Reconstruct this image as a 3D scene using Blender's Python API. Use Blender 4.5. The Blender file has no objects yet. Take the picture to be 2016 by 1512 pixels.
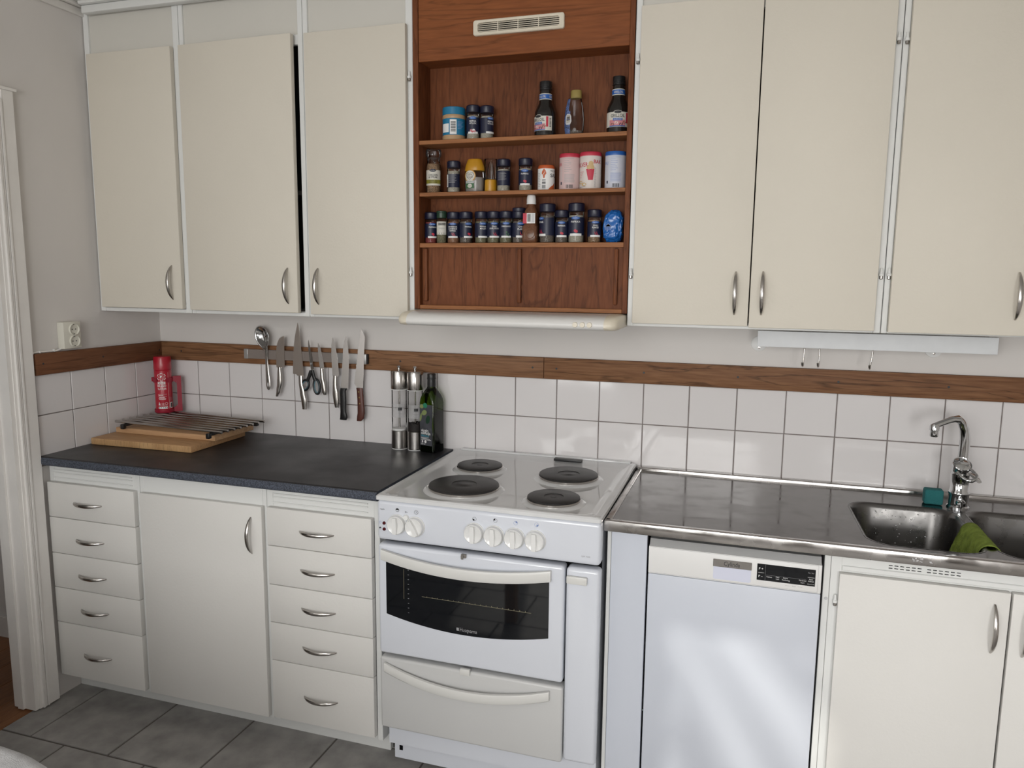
import bpy, bmesh, math, random
from mathutils import Vector, Matrix, noise as mnoise
random.seed(7)
SC = bpy.context.scene
COL = SC.collection
PI = math.pi

# ------------------------------------------------------------------ camera
cd = bpy.data.cameras.new('camera'); cam = bpy.data.objects.new('camera', cd); COL.objects.link(cam)
cam.location = (2.0094, -2.5671, 1.5347)
cam.rotation_euler = (1.43029, -0.00990, 0.30771)
cd.sensor_width = 36.0; cd.lens = 26.743; cd.clip_start = 0.02; cd.clip_end = 100
SC.camera = cam

# ------------------------------------------------------------------ world, sun, daylight, exposure
w = bpy.data.worlds.new('sky'); SC.world = w; w.use_nodes = True
nt = w.node_tree; bg = nt.nodes['Background']
sky = nt.nodes.new('ShaderNodeTexSky'); sky.sky_type = 'HOSEK_WILKIE'
sky.sun_direction = Vector((-0.225, -1.0, 0.47)).normalized(); sky.turbidity = 3.0
nt.links.new(sky.outputs['Color'], bg.inputs['Color']); bg.inputs['Strength'].default_value = 1.2

SUN_D = Vector((0.225, 1.0, -0.47)).normalized()
sl = bpy.data.lights.new('sun', 'SUN'); sl.energy = 1.7; sl.angle = math.radians(0.9); sl.color = (1.0, 0.95, 0.86)
so = bpy.data.objects.new('sun', sl); COL.objects.link(so)
so.rotation_euler = SUN_D.to_track_quat('-Z', 'Y').to_euler(); so.location = (0.2, -8, 5)

def area(name, loc, aim, sx, sy, watt, col):
    l = bpy.data.lights.new(name, 'AREA'); l.shape = 'RECTANGLE'; l.size = sx; l.size_y = sy; l.energy = watt; l.color = col
    o = bpy.data.objects.new(name, l); COL.objects.link(o); o.location = loc
    o.rotation_euler = (Vector(aim) - Vector(loc)).to_track_quat('-Z', 'Z').to_euler()
    return o
# daylight through the rear and side windows, plus two added lamps
area('window_daylight', (1.55, -3.93, 1.66), (1.45, 0, 1.40), 1.05, 1.25, 36, (1.0, 0.99, 0.975))
area('added_door_light', (0.55, -4.13, 1.20), (1.0, 0, 0.9), 0.70, 1.60, 22, (1.0, 0.99, 0.975))  # added light for the left side and tile reflection; the door is made up
cw = area('sink_fill_light', (2.95, -3.93, 1.10), (2.6, 0, 0.15), 0.75, 0.80, 8.5, (1.0, 0.99, 0.975)); cw.data.spread = math.radians(95)  # added fill on the sink doors; this corner window is made up
area('side_window_daylight', (-0.27, -2.85, 1.45), (2.5, -2.0, 1.1), 1.3, 1.25, 6, (1.0, 0.99, 0.975))

SC.view_settings.view_transform = 'Standard'; SC.view_settings.look = 'None'
SC.view_settings.gamma = 1.0; SC.view_settings.use_curve_mapping = False
SC.view_settings.exposure = 0.02

# ------------------------------------------------------------------ mesh builder
class MB:
    def __init__(s): s.v = []; s.f = []; s.m = []
    def add(s, vs, fs, mi=0):
        o = len(s.v); s.v.extend([tuple(p) for p in vs])
        for f in fs: s.f.append(tuple(i + o for i in f)); s.m.append(mi)
        return s
    def box(s, x0, x1, y0, y1, z0, z1, mi=0):
        vs = [(x0,y0,z0),(x1,y0,z0),(x1,y1,z0),(x0,y1,z0),(x0,y0,z1),(x1,y0,z1),(x1,y1,z1),(x0,y1,z1)]
        return s.add(vs, [(3,2,1,0),(4,5,6,7),(0,1,5,4),(1,2,6,5),(2,3,7,6),(3,0,4,7)], mi)
    def rbox(s, x0, x1, y0, y1, z0, z1, r=0.002, seg=2, mi=0, M=None):
        bm = bmesh.new(); bmesh.ops.create_cube(bm, size=1.0)
        for v in bm.verts:
            v.co = Vector(((x0+x1)/2 + v.co.x*(x1-x0), (y0+y1)/2 + v.co.y*(y1-y0), (z0+z1)/2 + v.co.z*(z1-z0)))
        bmesh.ops.bevel(bm, geom=list(bm.edges), offset=r, offset_type='OFFSET', segments=seg, profile=0.5, affect='EDGES', clamp_overlap=True)
        bm.verts.index_update()
        vs = [(M @ v.co if M else v.co.copy()) for v in bm.verts]; fs = [[v.index for v in f.verts] for f in bm.faces]
        bm.free(); return s.add(vs, fs, mi)
    def lathe(s, c, prof, seg=24, axis='z', mi=0, a0=0.0, a1=2*PI, sy=1.0, cap=True):
        c = Vector(c); full = abs(a1 - a0 - 2*PI) < 1e-6; n = seg if full else seg + 1
        vs = []; fs = []
        for r, h in prof:
            for i in range(n):
                a = a0 + (a1 - a0) * i / seg
                p, q = r*math.sin(a), -r*math.cos(a)*sy
                if axis == 'z': d = (p, q, h)
                elif axis == 'y': d = (p, h, -q)      # front face towards -y when h negative
                else: d = (h, p, -q)
                vs.append(c + Vector(d))
        for k in range(len(prof)-1):
            for i in range(seg):
                j = (i+1) % n if full else i+1
                fs.append((k*n+i, k*n+j, (k+1)*n+j, (k+1)*n+i))
        if full and cap:
            if prof[0][0] > 1e-6: fs.append(tuple(range(n))[::-1])
            if prof[-1][0] > 1e-6: fs.append(tuple((len(prof)-1)*n + i for i in range(n)))
        return s.add(vs, fs, mi)
    def sweep(s, path, A, B, ra, rb, seg=10, mi=0, closed=False, pw=1.0):
        n = len(path); vs = []; fs = []
        for k, p in enumerate(path):
            p = Vector(p); a = A[k] if isinstance(A, list) else A; b = B[k] if isinstance(B, list) else B
            x = ra[k] if isinstance(ra, (list, tuple)) else ra; y = rb[k] if isinstance(rb, (list, tuple)) else rb
            for i in range(seg):
                t = 2*PI*i/seg; ct, st = math.cos(t), math.sin(t)
                ct = math.copysign(abs(ct)**pw, ct); st = math.copysign(abs(st)**pw, st)
                vs.append(p + Vector(a)*x*ct + Vector(b)*y*st)
        for k in range(n if closed else n-1):
            k2 = (k+1) % n
            for i in range(seg):
                j = (i+1) % seg; fs.append((k*seg+i, k*seg+j, k2*seg+j, k2*seg+i))
        if not closed:
            fs.append(tuple(range(seg))[::-1]); fs.append(tuple((n-1)*seg+i for i in range(seg)))
        return s.add(vs, fs, mi)
    def tube(s, path, r, seg=10, mi=0, closed=False):
        P = [Vector(p) for p in path]; n = len(P); A = []; B = []
        up = Vector((0,0,1))
        for k in range(n):
            if closed: t = P[(k+1)%n] - P[k-1]
            else: t = P[min(k+1,n-1)] - P[max(k-1,0)]
            t.normalize()
            if k == 0:
                u = up if abs(t.dot(up)) < 0.9 else Vector((1,0,0))
                a = (u - t*u.dot(t)).normalized()
            else:
                a = (A[-1] - t*A[-1].dot(t)).normalized()
            A.append(a); B.append(t.cross(a))
        return s.sweep(P, A, B, r, r, seg, mi, closed)
    def prism(s, pts, f, d, mi=0):
        """pts: 2-D outline; f(u,v,w)->xyz ; w runs 0..d"""
        n = len(pts); vs = [f(u, v, 0) for u, v in pts] + [f(u, v, d) for u, v in pts]
        fs = [tuple(range(n)), tuple(range(2*n-1, n-1, -1))] + [(i, i+n, (i+1)%n+n, (i+1)%n) for i in range(n)]
        return s.add(vs, fs, mi)
    def poly(s, pts, mi=0): return s.add(pts, [tuple(range(len(pts)))], mi)
    def patch(s, f, u0, u1, v0, v1, nu=10, nv=1, mi=0):
        vs = [f(u0+(u1-u0)*i/nu, v0+(v1-v0)*j/nv) for j in range(nv+1) for i in range(nu+1)]
        fs = [(j*(nu+1)+i, j*(nu+1)+i+1, (j+1)*(nu+1)+i+1, (j+1)*(nu+1)+i) for j in range(nv) for i in range(nu)]
        return s.add(vs, fs, mi)
    def wpoly(s, pts, f, mi=0, step=0.0022):
        """flat 2-D outline laid onto a curved surface f(u, v): cut into narrow strips"""
        us = [q[0] for q in pts]; a, b = min(us), max(us); n = max(1, int((b-a)/step) + 1)
        def clip(P, u, sg):
            R = []
            for i in range(len(P)):
                A, B = P[i-1], P[i]; da, db = sg*(A[0]-u), sg*(B[0]-u)
                if da*db < 0: t = da/(da-db); R.append((u, A[1] + (B[1]-A[1])*t))
                if db >= 0: R.append(B)
            return R
        for k in range(n):
            P = clip(clip(list(pts), a+(b-a)*k/n, 1), a+(b-a)*(k+1)/n, -1)
            if len(P) > 2: s.add([f(*q) for q in P], [tuple(range(len(P)))], mi)
        return s
    def text(s, body, f, size=0.01, u=0, v=0, align='CENTER', mi=0, sx=1.0, bold=0.0, maxw=None):
        tv, tf = glyphs(body, bold)
        xs = [p[0] for p in tv] or [0]
        wd = (max(xs)-min(xs))*size*sx
        if maxw and wd > maxw: sx *= maxw/wd; wd = maxw
        off = -min(xs)*size*sx - (wd/2 if align == 'CENTER' else (wd if align == 'RIGHT' else 0))
        return s.add([f(u + off + p[0]*size*sx, v + p[1]*size) for p in tv], tf, mi)
    def mirror_fix(s): return s

GL = {}
def glyphs(body, bold=0.0):
    k = (body, bold)
    if k not in GL:
        c = bpy.data.curves.new('t', 'FONT'); c.body = body; c.size = 1.0; c.resolution_u = 2; c.fill_mode = 'FRONT' if False else 'BOTH'; c.offset = bold
        o = bpy.data.objects.new('t', c); COL.objects.link(o)
        bpy.context.view_layer.update()
        dg = bpy.context.evaluated_depsgraph_get()
        me = bpy.data.meshes.new_from_object(o.evaluated_get(dg))
        GL[k] = ([(v.co.x, v.co.y) for v in me.vertices], [tuple(p.vertices) for p in me.polygons])
        bpy.data.objects.remove(o); bpy.data.curves.remove(c); bpy.data.meshes.remove(me)
    return GL[k]

def wloc(o):
    v = Vector((0,0,0))
    while o is not None: v += o.location; o = o.parent
    return v
def part(name, mb, mats, parent=None, label=None, kind=None, ang=0.6):
    """ONE mesh object; vertices are given in room coordinates"""
    off = wloc(parent) if parent else Vector((0,0,0))
    me = bpy.data.meshes.new(name)
    me.from_pydata([(p[0]-off.x, p[1]-off.y, p[2]-off.z) for p in mb.v], [], mb.f)
    if not isinstance(mats, (list, tuple)): mats = [mats]
    for m in mats: me.materials.append(m)
    if len(mats) > 1: me.polygons.foreach_set('material_index', mb.m)
    me.polygons.foreach_set('use_smooth', [True]*len(me.polygons))
    bm = bmesh.new(); bm.from_mesh(me); bmesh.ops.recalc_face_normals(bm, faces=bm.faces); bm.to_mesh(me); bm.free()
    me.set_sharp_from_angle(angle=ang)
    me.update()
    o = bpy.data.objects.new(name, me); COL.objects.link(o)
    if parent: o.parent = parent
    if label: o['label'] = label
    if kind: o['kind'] = kind
    return o
def thing(name, label, cat, base, group=None):
    o = bpy.data.objects.new(name, None); COL.objects.link(o); o.location = base; o.empty_display_size = 0.05
    o['label'] = label; o['category'] = cat
    if group: o['group'] = group
    return o
def tag(o, label, cat, group=None):
    o['label'] = label; o['category'] = cat
    if group: o['group'] = group
    return o
def struct(name, mb, mats, label=None):
    o = part(name, mb, mats); o['kind'] = 'structure'
    if label: o['label'] = label
    return o

# ------------------------------------------------------------------ materials
def mat(name, col, rough=0.5, metal=0.0, spec=0.5, bump=None, var=None, aniso=0.0, coat=0.0, rvar=None, space='Position'):
    """bump=(scale, strength[, stretch]); var=(scale, amount[, stretch]) colour mottling; rvar=(scale, amount)"""
    m = bpy.data.materials.new(name); m.use_nodes = True; n = m.node_tree.nodes; L = m.node_tree.links
    b = n['Principled BSDF']; b.inputs['Base Color'].default_value = (*col, 1); b.inputs['Roughness'].default_value = rough
    b.inputs['Metallic'].default_value = metal; b.inputs['Specular IOR Level'].default_value = spec
    if coat: b.inputs['Coat Weight'].default_value = coat; b.inputs['Coat Roughness'].default_value = 0.05
    g = n.new('ShaderNodeNewGeometry')
    def nz(scale, stretch=(1,1,1), detail=4):
        mp = n.new('ShaderNodeMapping'); mp.inputs['Scale'].default_value = [scale*q for q in stretch]
        L.new(g.outputs['Position'], mp.inputs['Vector'])
        t = n.new('ShaderNodeTexNoise'); t.inputs['Scale'].default_value = 1.0; t.inputs['Detail'].default_value = detail
        L.new(mp.outputs['Vector'], t.inputs['Vector']); return t
    if var:
        t = nz(var[0], var[2] if len(var) > 2 else (1,1,1))
        r = n.new('ShaderNodeMapRange'); r.inputs['From Min'].default_value = 0.3; r.inputs['From Max'].default_value = 0.7
        r.inputs['To Min'].default_value = 1-var[1]; r.inputs['To Max'].default_value = 1+var[1]; L.new(t.outputs['Fac'], r.inputs['Value'])
        h = n.new('ShaderNodeVectorMath'); h.operation = 'SCALE'; h.inputs[0].default_value = col; L.new(r.outputs['Result'], h.inputs['Scale'])
        L.new(h.outputs['Vector'], b.inputs['Base Color'])
    if rvar:
        t = nz(rvar[0], rvar[2] if len(rvar) > 2 else (1,1,1))
        r = n.new('ShaderNodeMapRange'); r.inputs['From Min'].default_value = 0.35; r.inputs['From Max'].default_value = 0.65
        r.inputs['To Min'].default_value = max(0.02, rough-rvar[1]); r.inputs['To Max'].default_value = rough+rvar[1]
        L.new(t.outputs['Fac'], r.inputs['Value']); L.new(r.outputs['Result'], b.inputs['Roughness'])
    if bump:
        t = nz(bump[0], bump[2] if len(bump) > 2 else (1,1,1), 3)
        bp = n.new('ShaderNodeBump'); bp.inputs['Strength'].default_value = bump[1]; bp.inputs['Distance'].default_value = 0.01
        L.new(t.outputs['Fac'], bp.inputs['Height']); L.new(bp.outputs['Normal'], b.inputs['Normal'])
    return m
def wood(name, c_dark, c_light, stretch, rough=0.45, scale=1.0, lines=0.5, bump=0.12):
    """grain runs along the axis with the small stretch factor"""
    m = bpy.data.materials.new(name); m.use_nodes = True; n = m.node_tree.nodes; L = m.node_tree.links
    b = n['Principled BSDF']; b.inputs['Roughness'].default_value = rough; b.inputs['Specular IOR Level'].default_value = 0.2
    g = n.new('ShaderNodeNewGeometry')
    mp = n.new('ShaderNodeMapping'); mp.inputs['Scale'].default_value = [scale*q for q in stretch]; L.new(g.outputs['Position'], mp.inputs['Vector'])
    t1 = n.new('ShaderNodeTexNoise'); t1.inputs['Scale'].default_value = 7; t1.inputs['Detail'].default_value = 5; t1.inputs['Distortion'].default_value = 0.8
    L.new(mp.outputs['Vector'], t1.inputs['Vector'])
    ml = n.new('ShaderNodeMath'); ml.operation = 'MULTIPLY'; ml.inputs[1].default_value = 9.0; L.new(t1.outputs['Fac'], ml.inputs[0])
    fr = n.new('ShaderNodeMath'); fr.operation = 'PINGPONG'; fr.inputs[1].default_value = 0.5; L.new(ml.outputs[0], fr.inputs[0])
    rl = n.new('ShaderNodeMapRange'); rl.inputs['From Min'].default_value = 0.0; rl.inputs['From Max'].default_value = 0.12
    rl.inputs['To Min'].default_value = 1-lines; rl.inputs['To Max'].default_value = 1.0; L.new(fr.outputs[0], rl.inputs['Value'])
    mp2 = n.new('ShaderNodeMapping'); mp2.inputs['Scale'].default_value = [scale*q*16 for q in stretch]; L.new(g.outputs['Position'], mp2.inputs['Vector'])
    t2 = n.new('ShaderNodeTexNoise'); t2.inputs['Scale'].default_value = 6; t2.inputs['Detail'].default_value = 4; L.new(mp2.outputs['Vector'], t2.inputs['Vector'])
    t3 = n.new('ShaderNodeTexNoise'); t3.inputs['Scale'].default_value = 2.2; L.new(mp.outputs['Vector'], t3.inputs['Vector'])
    ad = n.new('ShaderNodeMath'); ad.operation = 'ADD'; L.new(t2.outputs['Fac'], ad.inputs[0]); L.new(t3.outputs['Fac'], ad.inputs[1])
    rg = n.new('ShaderNodeMapRange'); rg.inputs['From Min'].default_value = 0.65; rg.inputs['From Max'].default_value = 1.35; L.new(ad.outputs[0], rg.inputs['Value'])
    mx = n.new('ShaderNodeMix'); mx.data_type = 'RGBA'; mx.inputs['A'].default_value = (*c_dark, 1); mx.inputs['B'].default_value = (*c_light, 1)
    L.new(rg.outputs['Result'], mx.inputs['Factor'])
    vm = n.new('ShaderNodeVectorMath'); vm.operation = 'SCALE'; L.new(mx.outputs['Result'], vm.inputs[0]); L.new(rl.outputs['Result'], vm.inputs['Scale'])
    L.new(vm.outputs['Vector'], b.inputs['Base Color'])
    bp = n.new('ShaderNodeBump'); bp.inputs['Strength'].default_value = bump; bp.inputs['Distance'].default_value = 0.003
    L.new(t2.outputs['Fac'], bp.inputs['Height']); L.new(bp.outputs['Normal'], b.inputs['Normal'])
    return m
def clear(name, tint=(0.95,0.96,0.96), rough=0.03, ior=1.45):
    """thin clear wall: see-through with a fresnel reflection"""
    m = bpy.data.materials.new(name); m.use_nodes = True; n = m.node_tree.nodes; L = m.node_tree.links
    n.remove(n['Principled BSDF']); out = n['Material Output']
    t = n.new('ShaderNodeBsdfTransparent'); t.inputs['Color'].default_value = (*tint, 1)
    g = n.new('ShaderNodeBsdfGlossy'); g.inputs['Roughness'].default_value = rough; g.inputs['Color'].default_value = (1,1,1,1)
    f = n.new('ShaderNodeFresnel'); f.inputs['IOR'].default_value = ior
    x = n.new('ShaderNodeMixShader'); L.new(f.outputs[0], x.inputs[0]); L.new(t.outputs[0], x.inputs[1]); L.new(g.outputs[0], x.inputs[2])
    L.new(x.outputs[0], out.inputs['Surface']); return m

M = {}
M['wall'] = mat('wall_paint', (0.70, 0.67, 0.645), 0.7, spec=0.2, bump=(30, 0.04), var=(3, 0.03))
M['ceil'] = mat('ceiling_paint', (0.80, 0.785, 0.76), 0.7, spec=0.2)
M['drawerw'] = mat('warming_drawer_white', (0.60, 0.60, 0.595), 0.3)
M['rackline'] = mat('rack_line', (0.22, 0.20, 0.13), 0.4)
M['knob'] = mat('white_knob', (0.80, 0.80, 0.79), 0.18, coat=0.3)
M['tile'] = mat('glazed_tile', (0.75, 0.725, 0.725), 0.07, spec=0.5, bump=(7, 0.035))
M['grout'] = mat('grey_grout', (0.22, 0.19, 0.18), 0.9, spec=0.1)
M['cream'] = mat('cream_lacquer', (0.70, 0.655, 0.57), 0.55, spec=0.3, bump=(140, 0.05), var=(2.5, 0.02))
M['lowcream'] = mat('white_cream_lacquer', (0.75, 0.735, 0.705), 0.5, spec=0.3, bump=(140, 0.04), var=(2.5, 0.02))
M['frame'] = mat('white_frame_paint', (0.76, 0.765, 0.75), 0.5, spec=0.3)
M['panel'] = mat('grey_white_panel', (0.64, 0.62, 0.57), 0.6, spec=0.25, var=(3, 0.02))
M['inside'] = mat('dark_shade_backing', (0.06, 0.055, 0.05), 0.8)  # dark colour stands in for the shade inside the cabinets
M['trim'] = mat('trim_paint', (0.81, 0.785, 0.755), 0.45, spec=0.35, var=(9, 0.03))
M['teak_v'] = wood('teak_upright_grain', (0.105, 0.032, 0.0115), (0.205, 0.069, 0.026), (1.0, 1.0, 0.14), 0.55, 1.3, 0.35)
M['teak_h'] = wood('teak_level_grain', (0.18, 0.056, 0.019), (0.28, 0.095, 0.032), (0.10, 1.0, 1.0), 0.5, 1.3, 0.30)
M['teak_e'] = wood('teak_edge', (0.25, 0.10, 0.04), (0.37, 0.16, 0.065), (0.08, 1.0, 1.0), 0.5, 1.6, 0.25)
M['oak'] = wood('oak_strip', (0.15, 0.066, 0.030), (0.30, 0.155, 0.078), (0.075, 1.0, 1.0), 0.55, 1.6, 0.5, 0.3)
M['oak_y'] = wood('oak_strip_side', (0.115, 0.048, 0.024), (0.20, 0.088, 0.044), (1.0, 0.075, 1.0), 0.5, 1.6, 0.4, 0.3)
M['bamboo'] = wood('bamboo_board', (0.40, 0.22, 0.105), (0.56, 0.335, 0.17), (0.07, 1.0, 1.0), 0.5, 1.5, 0.15)
M['bamboo_end'] = wood('bamboo_end_grain', (0.36, 0.20, 0.09), (0.60, 0.38, 0.19), (3.0, 3.0, 0.25), 0.55, 1.6, 0.35)
M['pine'] = wood('light_board', (0.46, 0.27, 0.14), (0.58, 0.37, 0.21), (0.08, 1.0, 1.0), 0.5, 1.2, 0.2)
M['hallwood'] = wood('hall_parquet', (0.20, 0.085, 0.035), (0.36, 0.165, 0.075), (1.0, 0.08, 1.0), 0.35, 1.2, 0.25)
M['slate'] = mat('slate_laminate', (0.024, 0.024, 0.027), 0.36, spec=0.35, bump=(420, 0.16), var=(260, 0.35), rvar=(5, 0.06))
M['slate_edge'] = mat('slate_edge', (0.065, 0.075, 0.10), 0.45, spec=0.4, bump=(380, 0.35), var=(330, 0.75))
M['ftile'] = mat('grey_floor_tile', (0.335, 0.322, 0.308), 0.5, spec=0.35, bump=(60, 0.08), var=(13, 0.22))
M['fgrout'] = mat('floor_grout', (0.14, 0.127, 0.118), 0.9, spec=0.1)
M['enamel'] = mat('white_enamel', (0.70, 0.725, 0.785), 0.16, spec=0.5, coat=0.3)
M['topenamel'] = mat('hob_enamel', (0.70, 0.705, 0.71), 0.07, spec=0.5, coat=0.4)
M['ivory'] = mat('ivory_plastic', (0.70, 0.695, 0.67), 0.3)
M['beige'] = mat('beige_plastic', (0.72, 0.66, 0.54), 0.35)
M['hoodw'] = mat('hood_paint', (0.72, 0.71, 0.69), 0.28)
M['dw'] = mat('appliance_white', (0.60, 0.63, 0.70), 0.35, spec=0.4)
M['dwf'] = mat('fascia_white', (0.78, 0.775, 0.765), 0.4)
M['dwg'] = mat('grey_top_strip', (0.40, 0.40, 0.40), 0.5)
M['lav'] = mat('lavender_recess', (0.66, 0.68, 0.80), 0.4)
M['black'] = mat('black_plastic', (0.012, 0.012, 0.013), 0.35)
M['gap'] = mat('dark_gap', (0.008, 0.008, 0.009), 0.9, spec=0.0)
M['bglass'] = mat('black_glass', (0.006, 0.007, 0.009), 0.04, spec=0.5)
M['iron'] = mat('cast_iron', (0.022, 0.021, 0.021), 0.42, bump=(160, 0.05), var=(25, 0.25))
M['steel'] = mat('brushed_steel', (0.50, 0.48, 0.46), 0.22, 1.0)
M['nickel'] = mat('satin_nickel', (0.50, 0.475, 0.45), 0.24, 1.0)
M['chrome'] = mat('chrome', (0.66, 0.67, 0.68), 0.06, 1.0)
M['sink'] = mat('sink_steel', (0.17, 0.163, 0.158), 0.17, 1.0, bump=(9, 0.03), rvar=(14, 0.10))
M['sinkedge'] = mat('lit_edge_steel', (0.50, 0.48, 0.465), 0.22, 1.0, bump=(9, 0.05), rvar=(14, 0.10))  # same steel as the sheet, paler to stand in for brighter light
M['basin'] = mat('shaded_basin_steel', (0.17, 0.165, 0.16), 0.30, 1.0, rvar=(30, 0.05))  # shade inside the bowls put into a darker steel colour
M['blade'] = mat('knife_blade', (0.82, 0.79, 0.77), 0.27, 1.0)
M['reflectblade'] = mat('brown_reflection_blade', (0.62, 0.55, 0.50), 0.33, 1.0)  # brown reflections of the dark room put into the blade colour
M['maple'] = mat('brown_handle', (0.10, 0.032, 0.022), 0.4, var=(60, 0.3, (1, 1, 0.15)))
M['teal'] = mat('teal_grip', (0.10, 0.20, 0.24), 0.5)
M['red'] = mat('red_can', (0.42, 0.010, 0.028), 0.3, coat=0.2)
M['dred'] = mat('red_bracket', (0.30, 0.008, 0.028), 0.45)
M['lamp'] = mat('red_lamp', (0.075, 0.006, 0.008), 0.15)
M['white'] = mat('white_print', (0.78, 0.78, 0.77), 0.5)
M['grey'] = mat('grey_print', (0.33, 0.33, 0.34), 0.5)
M['lgrey'] = mat('light_grey_print', (0.55, 0.55, 0.56), 0.4)
M['ink'] = mat('dark_print', (0.02, 0.02, 0.022), 0.5)
M['navy'] = mat('navy_cap', (0.008, 0.009, 0.028), 0.35)
M['navyl'] = mat('navy_label', (0.008, 0.011, 0.036), 0.4)
M['blue'] = mat('blue_print', (0.02, 0.11, 0.40), 0.4)
M['sky'] = mat('light_blue_print', (0.22, 0.30, 0.55), 0.5)
M['redp'] = mat('red_print', (0.50, 0.03, 0.06), 0.5)
M['pinkp'] = mat('pink_print', (0.55, 0.22, 0.24), 0.5)
M['greenp'] = mat('green_print', (0.04, 0.13, 0.05), 0.5)
M['olivep'] = mat('olive_band', (0.24, 0.22, 0.03), 0.5)
M['creamp'] = mat('cream_label', (0.62, 0.60, 0.54), 0.5)
M['potato'] = mat('potato_print', (0.55, 0.38, 0.18), 0.5)
M['cyan'] = mat('cyan_lid', (0.012, 0.17, 0.32), 0.35)
M['yellow'] = mat('yellow_lid', (0.50, 0.245, 0.012), 0.35)
M['gold'] = mat('gold_cap', (0.30, 0.23, 0.07), 0.35)
M['orange'] = mat('orange_lid', (0.50, 0.10, 0.025), 0.4)
M['dgreen'] = mat('dark_green_cap', (0.015, 0.045, 0.025), 0.35)
M['tan'] = mat('peanut_butter', (0.45, 0.29, 0.16), 0.4)
M['greypow'] = mat('grey_powder', (0.36, 0.33, 0.27), 0.8, var=(300, 0.25))
M['brownpow'] = mat('brown_powder', (0.22, 0.105, 0.055), 0.8, var=(300, 0.3))
M['redpow'] = mat('red_powder', (0.20, 0.035, 0.03), 0.8, var=(300, 0.2))
M['darkpow'] = mat('dark_flakes', (0.13, 0.105, 0.085), 0.8, var=(420, 0.8))
M['greenpow'] = mat('dry_herbs', (0.16, 0.145, 0.085), 0.8, var=(420, 0.5))
M['mixpow'] = mat('mixed_spice', (0.24, 0.15, 0.085), 0.8, var=(420, 0.9))
M['pepper'] = mat('peppercorns', (0.018, 0.014, 0.013), 0.6, bump=(300, 0.4))
M['darksauce'] = mat('dark_bottle', (0.012, 0.010, 0.009), 0.12, spec=0.6)
M['glass'] = clear('clear_glass', ior=1.25)
M['acrylic'] = clear('clear_acrylic', (0.94, 0.94, 0.94), 0.05, 1.16)
M['frost'] = clear('milky_label', (0.80, 0.80, 0.81), 0.3)
def milky(m):
    n = m.node_tree.nodes; L = m.node_tree.links; d = n.new('ShaderNodeBsdfDiffuse'); d.inputs['Color'].default_value = (0.75, 0.75, 0.75, 1)
    x = n.new('ShaderNodeMixShader'); x.inputs[0].default_value = 0.3; o = n['Material Output']; L.new(o.inputs['Surface'].links[0].from_socket, x.inputs[1]); L.new(d.outputs[0], x.inputs[2]); L.new(x.outputs[0], o.inputs['Surface'])
milky(M['frost'])
M['railbar'] = mat('grey_brown_rail', (0.23, 0.195, 0.175), 0.38, spec=0.5)
M['railend'] = mat('light_rail_end', (0.42, 0.41, 0.40), 0.3, 0.5)
M['greyglass'] = clear('smoky_bottle', (0.86, 0.86, 0.87), 0.06, 1.3)
M['greenglass'] = clear('green_bottle_glass', (0.30, 0.42, 0.06), 0.04, 1.5)
M['oil'] = mat('dark_oil', (0.010, 0.016, 0.004), 0.1)
M['slatelabel'] = mat('slate_grey_label', (0.055, 0.057, 0.068), 0.5, var=(40, 0.3))
M['olive'] = mat('olive_print', (0.22, 0.27, 0.10), 0.5)
M['sponge'] = mat('teal_sponge', (0.016, 0.15, 0.155), 0.8, bump=(500, 0.5))
M['cloth'] = mat('green_cloth', (0.21, 0.275, 0.055), 0.9, spec=0.1, bump=(260, 0.5), var=(60, 0.25))
M['socket'] = mat('socket_plastic', (0.70, 0.68, 0.60), 0.4)
M['rail'] = mat('white_rail', (0.70, 0.715, 0.73), 0.45, var=(25, 0.03))
M['tablecloth'] = mat('table_cloth', (0.55, 0.55, 0.56), 0.85, spec=0.1, bump=(500, 0.3), var=(35, 0.12))
M['pane'] = clear('window_pane', (0.97, 0.98, 0.98), 0.0)
M['bark'] = mat('bark', (0.10, 0.07, 0.05), 0.9)
M['leaf'] = mat('leaves', (0.05, 0.11, 0.03), 0.8)
M['bag'] = mat('blue_bag', (0.010, 0.12, 0.42), 0.22, coat=0.3)
M['foil'] = mat('blue_pattern', (0.08, 0.12, 0.26), 0.4, var=(200, 0.9))

# ================================================================== ROOM SHELL
XL, XR, YB, ZC = -0.336, 3.70, -4.0, 2.475
T = 0.1515
m = MB(); m.box(XL-0.085, XR+0.1, 0.0, 0.12, 0, ZC+0.1)
wall_back = struct('wall_back', m, M['wall'], 'painted kitchen wall behind the cabinets, tiled above the worktops')
# left wall with the doorway (y -0.69..-1.55) and a window further back (y -3.5..-2.2)
DY0, DY1, DZ = -0.685, -1.55, 2.05
m = MB()
m.box(XL-0.085, XL, DY0, 0.0, 0, ZC+0.1); m.box(XL-0.085, XL, DY1, DY0, DZ, ZC+0.1)
m.box(XL-0.085, XL, -2.2, DY1, 0, ZC+0.1); m.box(XL-0.085, XL, -3.5, -2.2, 0, 0.85); m.box(XL-0.085, XL, -3.5, -2.2, 2.1, ZC+0.1)
m.box(XL-0.085, XL, YB-0.1, -3.5, 0, ZC+0.1)
wall_left = struct('wall_left', m, M['wall'], 'painted side wall with the doorway')
m = MB(); m.box(XR, XR+0.1, YB, 0, 0, ZC+0.1); struct('wall_right', m, M['wall'], 'painted right wall')
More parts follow.
